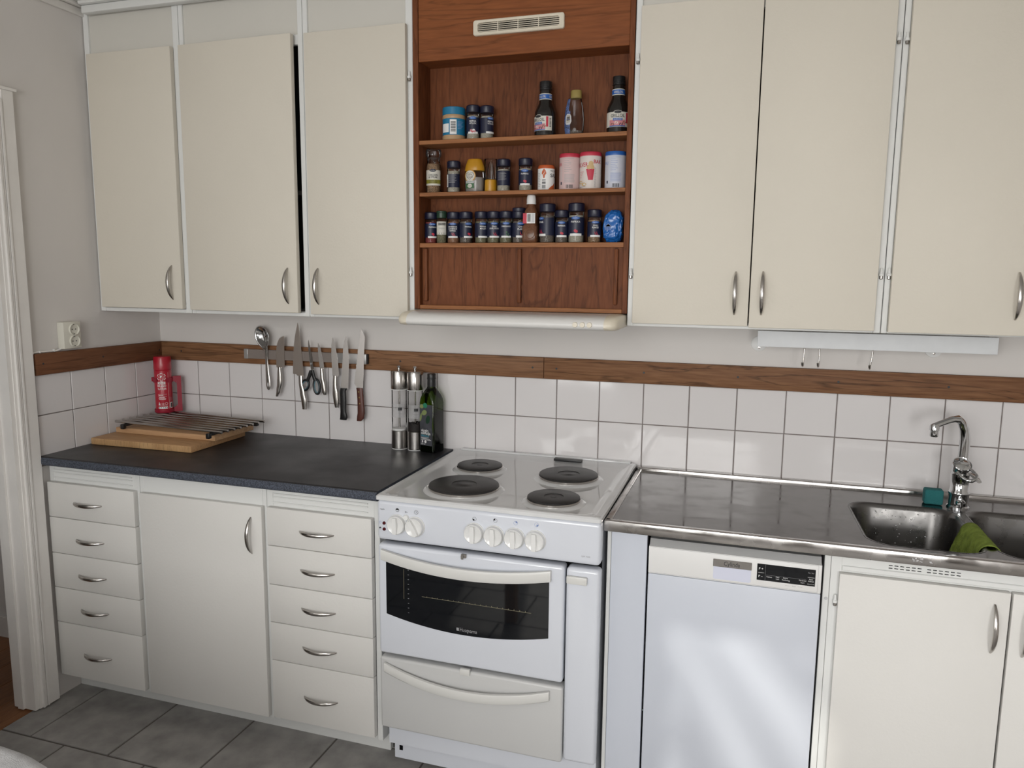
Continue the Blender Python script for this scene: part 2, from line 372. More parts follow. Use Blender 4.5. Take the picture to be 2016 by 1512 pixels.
# rear wall with window
WX0, WX1, WZ0, WZ1 = 1.00, 2.10, 0.80, 2.30
GX0, GX1, GZ0, GZ1 = 0.20, 0.90, 0.12, 2.08
CX_0, CX_1, CZ0, CZ1 = 2.50, 3.40, 0.62, 2.08
m = MB(); xs_ = [XL, GX0, GX1, WX0, WX1, CX_0, CX_1, XR+0.1]
for i in (0, 2, 4, 6): m.box(xs_[i], xs_[i+1], YB-0.12, YB, 0, ZC+0.1)
for a_, b_, c_, d_ in ((GX0, GX1, GZ0, GZ1), (WX0, WX1, WZ0, WZ1), (CX_0, CX_1, CZ0, CZ1)):
    m.box(a_, b_, YB-0.12, YB, 0, c_); m.box(a_, b_, YB-0.12, YB, d_, ZC+0.1)
struct('wall_rear', m, M['wall'], 'wall with the window behind the photographer')
def window(name, f, a0, a1, z0, z1, mids):
    m = MB(); t = 0.05
    def bx(a, b, c, d): m.box(*f(a, b), c, d)
    bx(a0, a0+t, z0, z1); bx(a1-t, a1, z0, z1); bx(a0+t, a1-t, z0, z0+t); bx(a0+t, a1-t, z1-t, z1)
    for q in mids: bx(q-0.03, q+0.03, z0+t, z1-t)
    o = struct(name, m, M['trim'], 'unseen white framed window behind the photographer')
    m = MB(); x0, x1, y0, y1 = f(a0+t, a1-t)
    if x1-x0 > y1-y0: m.box(x0, x1, (y0+y1)/2-0.003, (y0+y1)/2+0.003, z0+t, z1-t)
    else: m.box((x0+x1)/2-0.003, (x0+x1)/2+0.003, y0, y1, z0+t, z1-t)
    part('pane', m, M['pane'], o)
window('window_1', lambda a, b: (a, b, YB-0.10, YB-0.04), WX0, WX1, WZ0, WZ1, [])
window('added_door', lambda a, b: (a, b, YB-0.10, YB-0.04), GX0, GX1, GZ0, GZ1, [0.55])  # made-up glazed door around the added lamp
window('added_window', lambda a, b: (a, b, YB-0.10, YB-0.04), CX_0, CX_1, CZ0, CZ1, [])  # made-up window around the lamp that fills the sink side
window('window_2', lambda a, b: (XL-0.10, XL-0.04, a, b), -3.5, -2.2, 0.85, 2.1, [-2.85])
# floor: grout bed + tiles in running bond
m = MB(); m.box(-0.346, XR, YB, 0, -0.05, -0.003)
floor = struct('floor', m, M['fgrout'], 'grey tiled kitchen floor with dark joints')
m = MB(); g = 0.0035; s = 0.325
m.add([(g,g,-0.004),(s-g,g,-0.004),(s-g,s-g,-0.004),(g,s-g,-0.004),(g+.001,g+.001,0),(s-g-.001,g+.001,0),(s-g-.001,s-g-.001,0),(g+.001,s-g-.001,0)],
      [(4,5,6,7),(0,1,5,4),(1,2,6,5),(2,3,7,6),(3,0,4,7)])
ft0 = part('floor_tile', m, M['ftile'], floor)
first = True
for r in range(0, 10):
    y = -0.487 - 0.325*r
    off = [0.104, -0.071, 0.104-0.14, 0.02][r % 4]
    for c in range(-2, 12):
        x = off + 0.325*c - 0.325
        if x + 0.325 < -0.30 or x > XR-0.05: continue
        if first: o = ft0; first = False
        else: o = ft0.copy(); COL.objects.link(o)
        o.scale = (1, 1, 1)
        o.location = (x, y-0.325, 0)
        if x < -0.346:            # cut tile at the threshold: scale it
            o.scale = ((x+0.325+0.346)/0.325, 1, 1); o.location.x = -0.346
# row below the plinth / cooker
for c in range(-1, 11):
    o = ft0.copy(); COL.objects.link(o); o.scale = (1, 1, 1); o.location = (0.03 + 0.325*c, -0.487, 0)
# hall beyond the doorway
m = MB(); m.box(-2.4, -0.346, -2.0, -0.25, -0.05, -0.004)
fh = struct('floor_hall', m, M['hallwood'], 'brown wooden hall floor beyond the doorway')
m0 = None
for k in range(8):
    mm = MB(); x = -0.3475 - 0.125*k; mm.rbox(x-0.123, x, -1.99, -0.26, -0.004, 0.001, 0.001, 1)
    part('floorboard', mm, M['hallwood'], fh)
m = MB(); m.box(-2.4, XL-0.085, -0.30, -0.20, 0, ZC); struct('wall_hall', m, M['wall'], 'white hall wall seen through the doorway')
m = MB(); m.box(-2.5, -2.4, -2.0, -0.2, 0, ZC); m.box(-2.5, XL-0.085, -2.1, -2.0, 0, ZC); m.box(-2.5, XL-0.085, -2.0, -0.2, ZC, ZC+0.1); struct('wall_hall_far', m, M['wall'], 'far hall walls')
m = MB(); m.box(-2.4, XL-0.09, -0.316, -0.301, 0, 0.09); struct('baseboard_hall', m, M['trim'], 'white skirting board in the hall')
# door casing: flat band, ridges and the lining of the opening (no coplanar overlaps)
m = MB()
def post(y0, y1, ztop, s_):
    lo, hi = (y0, y1) if y0 < y1 else (y1, y0)
    m.box(XL, XL+0.0155, lo, hi, 0.006, ztop)
post(-0.6065, -0.6850, DZ+0.0600, 1)
m.box(XL+0.0155, XL+0.0200, -0.6495, -0.6090, 0.0065, DZ+0.0600)
for yy, h_ in ((-0.6555, 0.0240), (-0.6640, 0.0215), (-0.6725, 0.0240)): m.box(XL+0.0155, XL+h_, yy-0.003, yy+0.003, 0.0065, DZ+0.0300)
m.box(XL-0.0855, XL+0.0120, -0.7000, -0.6851, 0.006, DZ); m.box(XL-0.060, XL-0.035, -0.7080, -0.7001, 0.006, DZ-0.001)
m.box(XL-0.0855, XL+0.0120, DY1+0.0001, DY1+0.02, 0.006, DZ); m.box(XL, XL+0.0165, DY1-0.09, DY1, 0.006, DZ+0.0600)
m.box(XL-0.0855, XL+0.0115, DY1+0.0201, -0.7001, DZ-0.02, DZ-0.0005); m.box(XL, XL+0.0165, DY1+0.0001, -0.6851, DZ, DZ+0.0600)
m.box(XL, XL+0.0300, DY1-0.095, -0.6025, DZ+0.0601, DZ+0.0680)
struct('door_1', m, M['trim'], 'worn white door casing at the left edge')
# ceiling with boards
m = MB(); m.box(XL-0.085, XR+0.1, YB-0.1, 0, ZC+0.012, ZC+0.1)
ceil = struct('ceiling', m, M['inside'], 'white boarded ceiling with dark joints')
cb = None
for k in range(33):
    x = XL + 0.125*k
    if cb is None:
        mm = MB(); mm.rbox(0.006, 0.119, YB, 0, ZC, ZC+0.011, 0.003, 1); cb = part('ceiling_board', mm, M['ceil'], ceil); cb.location.x = x
    else:
        o = cb.copy(); COL.objects.link(o); o.location.x = x
m = MB(); m.rbox(-0.300, XR, -0.332, -0.302, 2.4355, 2.4615, 0.004, 2); m.rbox(-0.300, XR, -0.346, -0.302, 2.4620, 2.4745, 0.004, 2)
struct('trim_1', m, M['frame'], 'white moulding between upper cabinets and ceiling')
m = MB(); m.rbox(XL, XL+0.012, YB, -0.292, 2.4355, 2.4615, 0.003, 2); m.rbox(XL, XL+0.026, YB, -0.292, 2.4620, 2.4745, 0.003, 2)
struct('trim_2', m, M['trim'], 'white ceiling moulding on the left wall')

# ---------------------------------------------------------------- wall tiles
ZJ, ZT, ZB = 1.0402, 1.1815, 0.886
def tilemesh(w_, h_, axis):
    m = MB(); g = 0.0013; t = 0.005; b = 0.0018
    def P(u, v, d): return (u, -d, v) if axis == 'x' else (d, -u, v)
    o = [(g,g),(w_-g,g),(w_-g,h_-g),(g,h_-g)]; i = [(g+b,g+b),(w_-g-b,g+b),(w_-g-b,h_-g-b),(g+b,h_-g-b)]
    o2 = [(g+.0004,g+.0004),(w_-g-.0004,g+.0004),(w_-g-.0004,h_-g-.0004),(g+.0004,h_-g-.0004)]
    m.add([P(u,v,0) for u,v in o]+[P(u,v,t-.0012) for u,v in o2]+[P(u,v,t) for u,v in i],
          [(8,9,10,11)]+[(k,(k+1)%4,(k+1)%4+4,k+4) for k in range(4)]+[(k+4,(k+1)%4+4,(k+1)%4+8,k+8) for k in range(4)])
    return m
m = MB(); m.box(XL, XR, -0.0025, 0, 0.86, ZT+0.004); part('grout_bed', m, M['grout'], wall_back)
m = MB(); m.box(XL, XL+0.0025, -0.60, 0, 0.86, ZT+0.004); part('grout_bed', m, M['grout'], wall_left)
def lay(o, parent, loc, rnd=True):
    o.location = loc; o.scale = (1, 1, 1)
    if rnd: o.rotation_euler = (random.uniform(-.0025,.0025), random.uniform(-.0025,.0025), random.uniform(-.0025,.0025))
ta = part('wall_tile', tilemesh(T, ZT-ZJ, 'x'), M['tile'], wall_back); tb = part('wall_tile', tilemesh(T, ZJ-ZB, 'x'), M['tile'], wall_back)
f1 = True
for i in range(-3, 26):
    for src, z in ((ta, ZJ), (tb, ZB)):
        o = src if f1 else src.copy()
        if not f1: COL.objects.link(o)
        lay(o, wall_back, (i*T, -0.0005, z))
        if i == -3: o.scale.x = 0.20; o.location.x = XL+0.0025
    f1 = False
ta = part('wall_tile', tilemesh(T, ZT-ZJ, 'y'), M['tile'], wall_left); tb = part('wall_tile', tilemesh(T, ZJ-ZB, 'y'), M['tile'], wall_left)
f1 = True
for i in range(0, 4):
    for src, z in ((ta, ZJ), (tb, ZB)):
        o = src if f1 else src.copy()
        if not f1: COL.objects.link(o)
        lay(o, wall_left, (XL+0.0005, -i*T+0.002, z))
        if i == 3: o.scale.y = 0.95
    f1 = False
# oak strips along the top of the tiles
def strip(name, x0, x1, heads, label):
    m = MB(); m.rbox(x0, x1, -0.018, 0.0, ZT, 1.2555, 0.0015, 2); o = struct(name, m, M['oak'], label)
    for x in heads:
        m = MB(); m.lathe((x, -0.0181, 1.219), [(0.0, -0.0004), (0.0036, -0.0004), (0.0036, 0.0)], 10, 'y'); part('nail_head', m, M['ink'], o)
strip('trim_3', XL+0.018, 1.318, [-0.219, 0.768, 1.2785], 'brown oak strip above the tiles, left length along the back wall')
strip('trim_4', 1.3195, XR, [1.3646, 1.667, 1.97, 2.271, 2.577], 'brown oak strip above the tiles, right length along the back wall')
m = MB(); m.rbox(XL, XL+0.018, -0.599, 0, ZT, 1.2555, 0.0015, 2); o = struct('trim_5', m, M['oak_y'], 'brown oak strip on the left wall')
for y in (-0.571, -0.316, -0.03):
    m = MB(); m.lathe((XL+0.0181, y, 1.2205), [(0.0036, 0.0), (0.0036, 0.0004), (0.0, 0.0004)], 10, 'x'); part('nail_head', m, M['ink'], o)

# ---------------------------------------------------------------- outdoors: the tree added unseen to break up the low sun
def shade_pt(x, z, y=-7.2):      # the point at depth y whose shadow falls on the appliance fronts at (x, -0.6, z)
    k = (y + 0.6)/SUN_D.y
    return Vector((x, -0.6, z)) + SUN_D*k
tr = thing('shade_tree', 'garden tree added unseen outside to break up the low sun', 'shade_tree', shade_pt(2.6, 0.3))
tr.location.z = 0
trunk_x = shade_pt(2.6, 0.3).x
m = MB(); m.tube([(trunk_x, -7.2, 0.0), (trunk_x+0.02, -7.2, 1.2), (trunk_x-0.02, -7.2, 2.4), (trunk_x+0.05, -7.2, 4.6)], [0.2, 0.17, 0.15, 0.1], 10); part('trunk', m, M['bark'], tr)
for (a, b, r0, r1) in (((1.845, 0.69), (2.30, -0.02), 0.024, 0.040), ((1.99, 0.72), (2.55, 0.10), 0.045, 0.05),
                       ((1.815, 0.56), (2.02, 0.06), 0.030, 0.055), ((1.80, 0.36), (1.95, 0.14), 0.03, 0.05), ((2.10, 0.78), (2.6, 0.30), 0.06, 0.07), ((2.26, 0.75), (2.30, -0.1), 0.05, 0.05),
                       ((1.70, 0.8), (1.775, 0.30), 0.03, 0.02)):
    A = shade_pt(*a); B = shade_pt(*b); m = MB(); m.tube([A, (A+B)/2 + Vector((0.01, 0, 0.012)), B], [r0, (r0+r1)/2, r1], 8); part('branch', m, M['bark'], tr)
rr = random.Random(3); bmm = bmesh.new(); bmesh.ops.create_icosphere(bmm, subdivisions=4, radius=1.0)
for v in bmm.verts: v.co *= 1 + 0.22*mnoise.noise(v.co*3.1)
m = MB(); c0 = shade_pt(3.03, 0.35); m.add([(c0.x+v.co.x*0.72, c0.y+v.co.y*0.6, c0.z+v.co.z*0.62) for v in bmm.verts], [[v.index for v in f.verts] for f in bmm.faces]); bmm.free()
part('foliage', m, M['leaf'], tr)  # leaf clump added to keep the sun off the sink doors
bmm = bmesh.new(); bmesh.ops.create_icosphere(bmm, subdivisions=4, radius=1.0)
for v in bmm.verts: v.co *= 1 + 0.10*mnoise.noise(v.co*3.7)
m = MB(); c0 = shade_pt(1.27, 0.30); m.add([(c0.x+v.co.x*0.45, c0.y+v.co.y*0.5, c0.z+v.co.z*0.62) for v in bmm.verts], [[v.index for v in f.verts] for f in bmm.faces]); bmm.free()
part('foliage', m, M['leaf'], tr)  # second clump added to keep the sun off the cooker
m = MB(); m.box(-12, 16, -30, YB-0.13, -0.2, -0.12); struct('ground_outside', m, mat('lawn', (0.10, 0.13, 0.06), 0.9), 'lawn outside the windows')

# ================================================================== CUPBOARD PARTS
def bow(p0, p1, out, bulge, wmid, wend, thick):
    """bow handle, pointed ends, broad middle"""
    p0, p1, out = Vector(p0), Vector(p1), Vector(out); d = (p1-p0).normalized(); side = d.cross(out).normalized()
    path = []; ra = []; rb = []; A = []; B = []; N = 18
    for k in range(N+1):
        t = -1 + 2*k/N; e = 1-t*t
        path.append((p0+p1)/2 + d*t*(p1-p0).length/2 + out*(bulge*(e**0.85) + 0.001))
        q = max(0.0, 1-abs(t)**3)
        ra.append(wend + (wmid-wend)*q); rb.append(0.0015 + (thick-0.0015)*min(1, q*1.6))
        A.append(side); B.append(out)
    m = MB(); m.sweep(path, A, B, ra, rb, 10); return m
def hinge_mb(x, y, z):
    m = MB(); m.lathe((x, y, z), [(0.0, 0.017), (0.0026, 0.0165), (0.0045, 0.003), (0.0062, 0.002), (0.0062, -0.004), (0.0045, -0.005)], 12, mi=0)
    m.lathe((x, y, z), [(0.0045, -0.005), (0.0045, -0.0115), (0.003, -0.0135), (0, -0.014)], 12, mi=1); return m
def upper_cabinet(x0, x1, label, doors, hinges, xpanel, stile=(0.018, 0.018), zf=1.392, zt=2.472, mid=None, panel_bot=2.29):
    t = thing('wall_cabinet', label, 'cabinet', (x0, 0, zf))
    m = MB(); w_ = 0.016
    m.box(x0, x0+w_, -0.280, -0.001, zf, zt); m.box(x1-w_, x1, -0.280, -0.001, zf, zt); m.box(x0+w_, x1-w_, -0.280, -0.001, zt-w_, zt)
    m.box(x0+w_, x1-w_, -0.280, -0.001, zf, zf+w_)
    part('carcass', m, M['frame'], t)
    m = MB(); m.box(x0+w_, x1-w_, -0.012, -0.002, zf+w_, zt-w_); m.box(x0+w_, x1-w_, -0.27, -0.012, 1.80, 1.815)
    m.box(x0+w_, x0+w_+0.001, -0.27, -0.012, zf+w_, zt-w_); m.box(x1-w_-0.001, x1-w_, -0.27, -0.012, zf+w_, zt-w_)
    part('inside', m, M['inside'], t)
    m = MB()
    m.rbox(x0, x0+stile[0], -0.297, -0.278, zf, zt, 0.0015, 1); m.rbox(x1-stile[1], x1, -0.297, -0.278, zf, zt, 0.0015, 1)
    m.rbox(x0+stile[0], x1-stile[1], -0.296, -0.278, zf, zf+0.014, 0.0015, 1); m.rbox(x0+stile[0], x1-stile[1], -0.294, -0.278, panel_bot-0.02, panel_bot+0.012, 0.001, 1)
    part('face_frame', m, M['frame'], t)
    if xpanel:
        m = MB(); m.box(x0+stile[0], x1-stile[1], -0.289, -0.279, panel_bot, zt-0.02); part('top_panel', m, M['panel'], t)
    for (a, b, c, d, hx, hz, side, ajar) in doors:
        off = Vector((0,0,0))
        m = MB(); R = None
        if ajar:
            piv = Vector((a, -0.298, 0)); R = Matrix.Translation(piv) @ Matrix.Rotation(-ajar, 4, 'Z') @ Matrix.Translation(-piv)
        m.rbox(a, b, -0.317, -0.298, c, d, 0.0022, 2, M=R)
        do = part('door', m, M['cream'], t)
        e = MB(); h = bow((hx, -0.317, hz+0.061), (hx, -0.317, hz-0.061), (0, -1, 0), 0.026, 0.0062, 0.0022, 0.0045)
        if R: h.v = [tuple(R @ Vector(p)) for p in h.v]
        part('handle', h, M['nickel'], do)
    for x, z in hinges: part('hinge', hinge_mb(x, -0.303, z), [M['frame'], M['steel']], t)
    return t
upper_cabinet(XL+0.004, 0.079, 'narrow cream wall cabinet in the left corner, single door', [(-0.3075, 0.0575, 1.4075, 2.3035, 0.0195, 1.501, 1, 0)],
              [(-0.312, 2.148), (-0.312, 1.545)], True, (0.022, 0.024), panel_bot=2.296)
upper_cabinet(0.081, 0.5655, 'cream wall cabinet with its door slightly ajar, showing a dark slit', [(0.0905, 0.5405, 1.4050, 2.3035, 0.5045, 1.4955, 1, 0.022)],
              [(0.0865, 2.146), (0.0865, 1.545)], True, (0.017, 0.0175), panel_bot=2.296)
upper_cabinet(0.567, 0.9565, 'cream wall cabinet beside the brown spice shelf, single door', [(0.5820, 0.9413, 1.4015, 2.3027, 0.6145, 1.495, -1, 0)],
              [(0.9475, 2.147), (0.9475, 1.545)], True, (0.018, 0.024), panel_bot=2.296)
upper_cabinet(1.6495, 2.3375, 'wide double-door cream wall cabinet right of the spice shelf', [(1.6665, 1.9925, 1.4015, 2.2867, 1.955, 1.494, 1, 0), (1.9955, 2.3198, 1.398, 2.2867, 2.0275, 1.495, -1, 0)],
              [(1.6585, 2.147), (1.6570, 1.545), (2.3285, 2.150), (2.3290, 1.550)], True, (0.0175, 0.0175), panel_bot=2.279)
upper_cabinet(2.3395, 3.10, 'cream wall cabinet above the sink at the right edge', [(2.3535, 2.716, 1.396, 2.2867, 2.6465, 1.497, 1, 0), (2.719, 3.08, 1.396, 2.2867, 2.77, 1.497, -1, 0)],
              [(2.3475, 2.148), (2.3480, 1.550)], True, (0.0145, 0.0175), panel_bot=2.279)

# ---------------------------------------------------------------- teak spice shelf
SX0, SX1 = 0.9585, 1.6475
sh = thing('spice_shelf', 'brown teak shelf unit with three open shelves and sliding doors', 'shelf', (SX0, 0, 1.428))
for a, b in ((SX0, 0.9765), (1.6325, SX1)):
    m = MB(); m.rbox(a, b, -0.300, -0.001, 1.428, 2.472, 0.001, 1); part('side_panel', m, M['teak_v'], sh)
m = MB(); m.box(0.9765, 1.6325, -0.206, -0.198, 1.62, 2.472); part('back_panel', m, M['teak_v'], sh)
m = MB(); m.rbox(0.9766, 1.6324, -0.2965, -0.2805, 2.190, 2.472, 0.0012, 1); m.box(0.9766, 1.6324, -0.2805, -0.206, 2.192, 2.204); part('header_panel', m, M['teak_h'], sh)
for z0, z1 in ((1.942, 1.954), (1.7830, 1.7950), (1.6235, 1.6375)):
    m = MB(); m.rbox(0.9766, 1.6324, -0.297, -0.206, z0, z1, 0.001, 1); part('shelf_board', m, M['teak_e'], sh)
m = MB(); m.rbox(0.9766, 1.6324, -0.299, -0.25, 1.428, 1.4405, 0.001, 1); part('bottom_rail', m, M['teak_e'], sh)
d1 = MB(); d1.box(0.9766, 1.300, -0.277, -0.271, 1.4405, 1.6235); d1 = part('sliding_door', d1, M['teak_v'], sh)
d2 = MB(); d2.box(1.2945, 1.6324, -0.285, -0.279, 1.4405, 1.6235); d2 = part('sliding_door', d2, M['teak_v'], sh)
m = MB(); m.rbox(0.984, 0.9985, -0.290, -0.277, 1.453, 1.621, 0.003, 2); part('pull_strip', m, M['teak_v'], d1)
m = MB(); m.rbox(1.3035, 1.316, -0.296, -0.285, 1.453, 1.619, 0.003, 2); part('pull_strip', m, M['teak_v'], d2)
m = MB(); m.rbox(1.605, 1.6165, -0.296, -0.285, 1.453, 1.619, 0.003, 2); part('pull_strip', m, M['teak_v'], d2)
def rr(x0, x1, y0, y1, r, n=5):
    P = []
    for cx, cy, a in ((x1-r, y1-r, 0), (x0+r, y1-r, 90), (x0+r, y0+r, 180), (x1-r, y0+r, 270)):
        for k in range(n+1):
            q = math.radians(a + 90*k/n); P.append((cx + r*math.cos(q), cy + r*math.sin(q)))
    return P
# vent grille
VX0, VX1, VZ0, VZ1 = 1.1605, 1.4415, 2.2495, 2.2935
vg = MB(); yb = -0.2965
vcx, vcz = (VX0+VX1)/2, (VZ0+VZ1)/2
def vrr(ins, rad): return rr(VX0+ins, VX1-ins, VZ0+ins, VZ1-ins, rad, 5)
lo = [vrr(0, 0.007), vrr(0, 0.007), vrr(0.002, 0.006)]; ys_ = [yb, yb-0.0085, yb-0.0105]
inn = rr(VX0+0.0145, VX1-0.0145, VZ0+0.0085, VZ1-0.0085, 0.006, 5)
L_ = [[(x, y_, z) for x, z in P_] for P_, y_ in zip(lo, ys_)] + [[(x, yb-0.0100, z) for x, z in inn], [(x, yb-0.0010, z) for x, z in inn]]
N = len(inn); vg.add([q for P_ in L_ for q in P_], [(k*N+i, k*N+(i+1)%N, (k+1)*N+(i+1)%N, (k+1)*N+i) for k in range(4) for i in range(N)])
for q in (0.25, 0.5, 0.75):
    x = VX0+0.0145 + (VX1-VX0-0.029)*q; vg.box(x-0.0011, x+0.0011, yb-0.0085, yb-0.002, VZ0+0.008, VZ1-0.008)
vo = part('vent_grille', vg, M['beige'], sh, 'cream plastic vent grille')
m = MB(); m.box(VX0+0.012, VX1-0.012, yb-0.0016, yb-0.0004, VZ0+0.006, VZ1-0.006); part('vent_opening', m, M['gap'], vo)
for k in range(5):
    z = VZ0+0.0085 + (VZ1-VZ0-0.017)*(k+0.5)/5; m = MB(); m.box(VX0+0.0145, VX1-0.0145, yb-0.008, yb-0.003, z-0.0009, z+0.0009); part('louver', m, M['beige'], vo)

# ---------------------------------------------------------------- cooker hood
hd = thing('cooker_hood', 'slim white cooker hood under the spice shelf', 'cooker hood', (1.30, -0.2, 1.384))
prof = [(-0.06, 1.386), (-0.06, 1.4265), (-0.36, 1.4265), (-0.40, 1.4255), (-0.428, 1.4215), (-0.445, 1.4140), (-0.4535, 1.4030), (-0.4525, 1.3930), (-0.444, 1.3865), (-0.428, 1.384), (-0.30, 1.3845)]
m = MB(); m.prism([(y, z) for y, z in prof], lambda u, v, d: (1.000+d, u, v), 0.608); part('body', m, M['hoodw'], hd, ang=1.0)
for s_, xa, xb in ((1, 1.000, 0.9645), (-1, 1.608, 1.6455)):
    m = MB(); secs = []
    c = Vector((0, -0.30, 1.4055))
    for t, sc, yl in ((0, 1.005, 0), (0.45, 1.0, 0.0), (0.75, 0.97, 0.006), (0.93, 0.86, 0.018), (1.0, 0.62, 0.035)):
        x = xa + (xb-xa)*t
        secs.append([(x, min(-0.06, (y if y > -0.3 else y + yl)), 1.4055 + (z-1.4055)*sc) for y, z in prof])
    n = len(prof); vs = [p for s2 in secs for p in s2]
    fs = [(k*n+i, k*n+(i+1)%n, (k+1)*n+(i+1)%n, (k+1)*n+i) for k in range(len(secs)-1) for i in range(n)] + [tuple(range(n)), tuple(range((len(secs)-1)*n, len(secs)*n))]
    m.add(vs, fs); part('end_cap', m, M['beige'], hd, 'cream rounded end cap', ang=0.8)
for x in (1.5262, 1.5473, 1.5678):
    m = MB(); m.lathe((x, -0.4525, 1.4005), [(0.0, -0.004), (0.0070, -0.0035), (0.0078, -0.001), (0.0078, 0.004)], 18, 'y'); part('button', m, M['beige'], hd)
m = MB(); m.box(1.06, 1.50, -0.30, -0.10, 1.3795, 1.3848); part('filter_cover', m, M['lgrey'], hd)

# ================================================================== BASE UNITS
ZG = 0.870
def drawer_unit(x0, x1, fx0, fx1, label, zs, hx, hz, lx0=None):
    t = thing('drawer_cabinet', label, 'cabinet', (x0, -0.3, 0.075))
    m = MB(); m.box(x0, x0+0.016, -0.553, -0.02, 0.078, ZG); m.box(x1-0.016, x1, -0.553, -0.02, 0.078, ZG); m.box(x0+0.016, x1-0.016, -0.553, -0.02, 0.078, 0.092); m.box(x0+0.016, x1-0.016, -0.03, -0.02, 0.092, ZG)
    part('carcass', m, M['frame'], t)
    m = MB(); m.rbox(x0, x0+0.022, -0.570, -0.552, 0.078, ZG, 0.001, 1); m.rbox(x1-0.018, x1, -0.570, -0.552, 0.078, ZG, 0.001, 1); m.rbox(x0+0.022, x1-0.018, -0.569, -0.552, 0.795, ZG, 0.001, 1)
    m.box(x0+0.022, x1-0.018, -0.5525, -0.5515, 0.092, 0.80)
    part('face_frame', m, M['frame'], t)
    m = MB()
    for za, zb in ((0.846, 0.850), (0.836, 0.8395), (0.818, 0.822)): m.rbox(fx0+0.01, fx1-0.02, -0.5735, -0.568, za, zb, 0.001, 1)
    part('rail_moulding', m, M['frame'], t)
    for k in range(5):
        m = MB(); m.rbox(fx0, fx1, -0.590, -0.5705, zs[k+1]+0.0012, zs[k]-0.0012, 0.0018, 2); d = part('drawer', m, M['lowcream'], t)
        m = bow((hx-0.0615, -0.590, hz[k]+0.0015), (hx+0.0615, -0.590, hz[k]+0.0015), (0, -1, 0), 0.025, 0.0060, 0.0022, 0.0045); part('handle', m, M['nickel'], d)
    return t
drawer_unit(XL+0.008, 0.0635, -0.3215, 0.0545, 'stack of five white drawers at the left end under the dark worktop', (0.8080, 0.6815, 0.5500, 0.4220, 0.2915, 0.0880), -0.1445, (0.7405, 0.608, 0.479, 0.3505, 0.183))
drawer_unit(0.5655, 0.9625, 0.5765, 0.9440, 'stack of five white drawers next to the white cooker', (0.8085, 0.6830, 0.5540, 0.4265, 0.2970, 0.0950), 0.755, (0.7405, 0.6155, 0.488, 0.358, 0.1895))
t = thing('base_cabinet', 'white base cupboard with one door between the two drawer stacks', 'cabinet', (0.31, -0.3, 0.075))
m = MB(); m.box(0.065, 0.081, -0.553, -0.02, 0.078, ZG); m.box(0.548, 0.564, -0.553, -0.02, 0.078, ZG); m.box(0.081, 0.548, -0.553, -0.02, 0.078, 0.092); m.box(0.081, 0.548, -0.03, -0.02, 0.092, ZG); part('carcass', m, M['frame'], t)
m = MB(); m.rbox(0.065, 0.081, -0.570, -0.552, 0.078, ZG, 0.001, 1); m.rbox(0.550, 0.564, -0.570, -0.552, 0.078, ZG, 0.001, 1); m.rbox(0.081, 0.550, -0.571, -0.552, 0.797, ZG, 0.001, 1); part('face_frame', m, M['frame'], t)
m = MB(); m.rbox(0.078, 0.5565, -0.590, -0.5715, 0.0910, 0.8055, 0.0018, 2); d = part('door', m, M['lowcream'], t)
part('handle', bow((0.5175, -0.590, 0.7690), (0.5175, -0.590, 0.6470), (0, -1, 0), 0.026, 0.0060, 0.0022, 0.0045), M['nickel'], d)
for z in (0.765, 0.168):
    m = MB(); m.rbox(0.0665, 0.0745, -0.5765, -0.5695, z-0.014, z+0.014, 0.002, 1); m.lathe((0.0705, -0.577, z), [(0.003, -0.009), (0.003, 0.009)], 8); part('hinge', m, M['steel'], t)
m = MB(); m.rbox(XL+0.002, 0.9535, -0.500, -0.480, 0.0, 0.077, 0.001, 1); struct('baseboard_kitchen', m, M['frame'], 'white kick board below the left base units')
# dark worktop
m = MB()
pr = [(-0.004, 0.900), (-0.598, 0.900), (-0.606, 0.8975), (-0.6105, 0.891), (-0.6105, 0.877), (-0.6085, 0.8725), (-0.604, 0.870), (-0.004, 0.870)]
n = len(pr); x0, x1 = XL+0.003, 0.9735
vs = [(x0, y, z) for y, z in pr] + [(x1, y, z) for y, z in pr]
for i in range(n):
    m.add([vs[i], vs[(i+1)%n], vs[(i+1)%n+n], vs[i+n]], [(0,1,2,3)], 1 if 2 <= i <= 5 else 0)
m.add([vs[i] for i in range(n)], [tuple(range(n))], 1); m.add([vs[i+n] for i in range(n)], [tuple(range(n))], 1)
tag(part('worktop', m, [M['slate'], M['slate_edge']], None), 'dark slate-grey worktop on the left base units', 'worktop')
# filler panel right of the cooker
t = thing('filler_cabinet', 'narrow white filler panel between cooker and dishwasher', 'cabinet', (1.71, -0.3, 0.0))
m = MB(); m.rbox(1.672, 1.7685, -0.590, -0.572, 0.02, 0.856, 0.001, 1); part('front_panel', m, M['dw'], t)
m = MB(); m.rbox(1.6600, 1.6705, -0.584, -0.02, 0.0, 0.856, 0.001, 1); part('side_panel', m, M['frame'], t)

# ---------------------------------------------------------------- cooker
ck = thing('cooker', 'white free-standing electric cooker with four black hotplates', 'cooker', (1.325, -0.35, 0))
CX0, CX1 = 0.9935, 1.6535
m = MB(); m.box(CX0+0.006, CX1-0.006, -0.598, -0.03, 0.10, 0.885); part('body', m, M['enamel'], ck)
m = MB(); m.box(1.0000, 1.57, -0.562, -0.10, 0.028, 0.1049); m.box(1.0000, 1.57, -0.556, -0.10, 0.105, 0.18)
m.lathe((1.018, -0.5560, 0.1210), [(0.0062, -0.0007), (0.0078, -0.0007), (0.0078, 0)], 16, 'y', 1, cap=False); m.box(1.0165, 1.0275, -0.5635, -0.561, 0.056, 0.071, 2)
part('base_plate', m, [M['enamel'], M['grey'], M['gap']], ck)
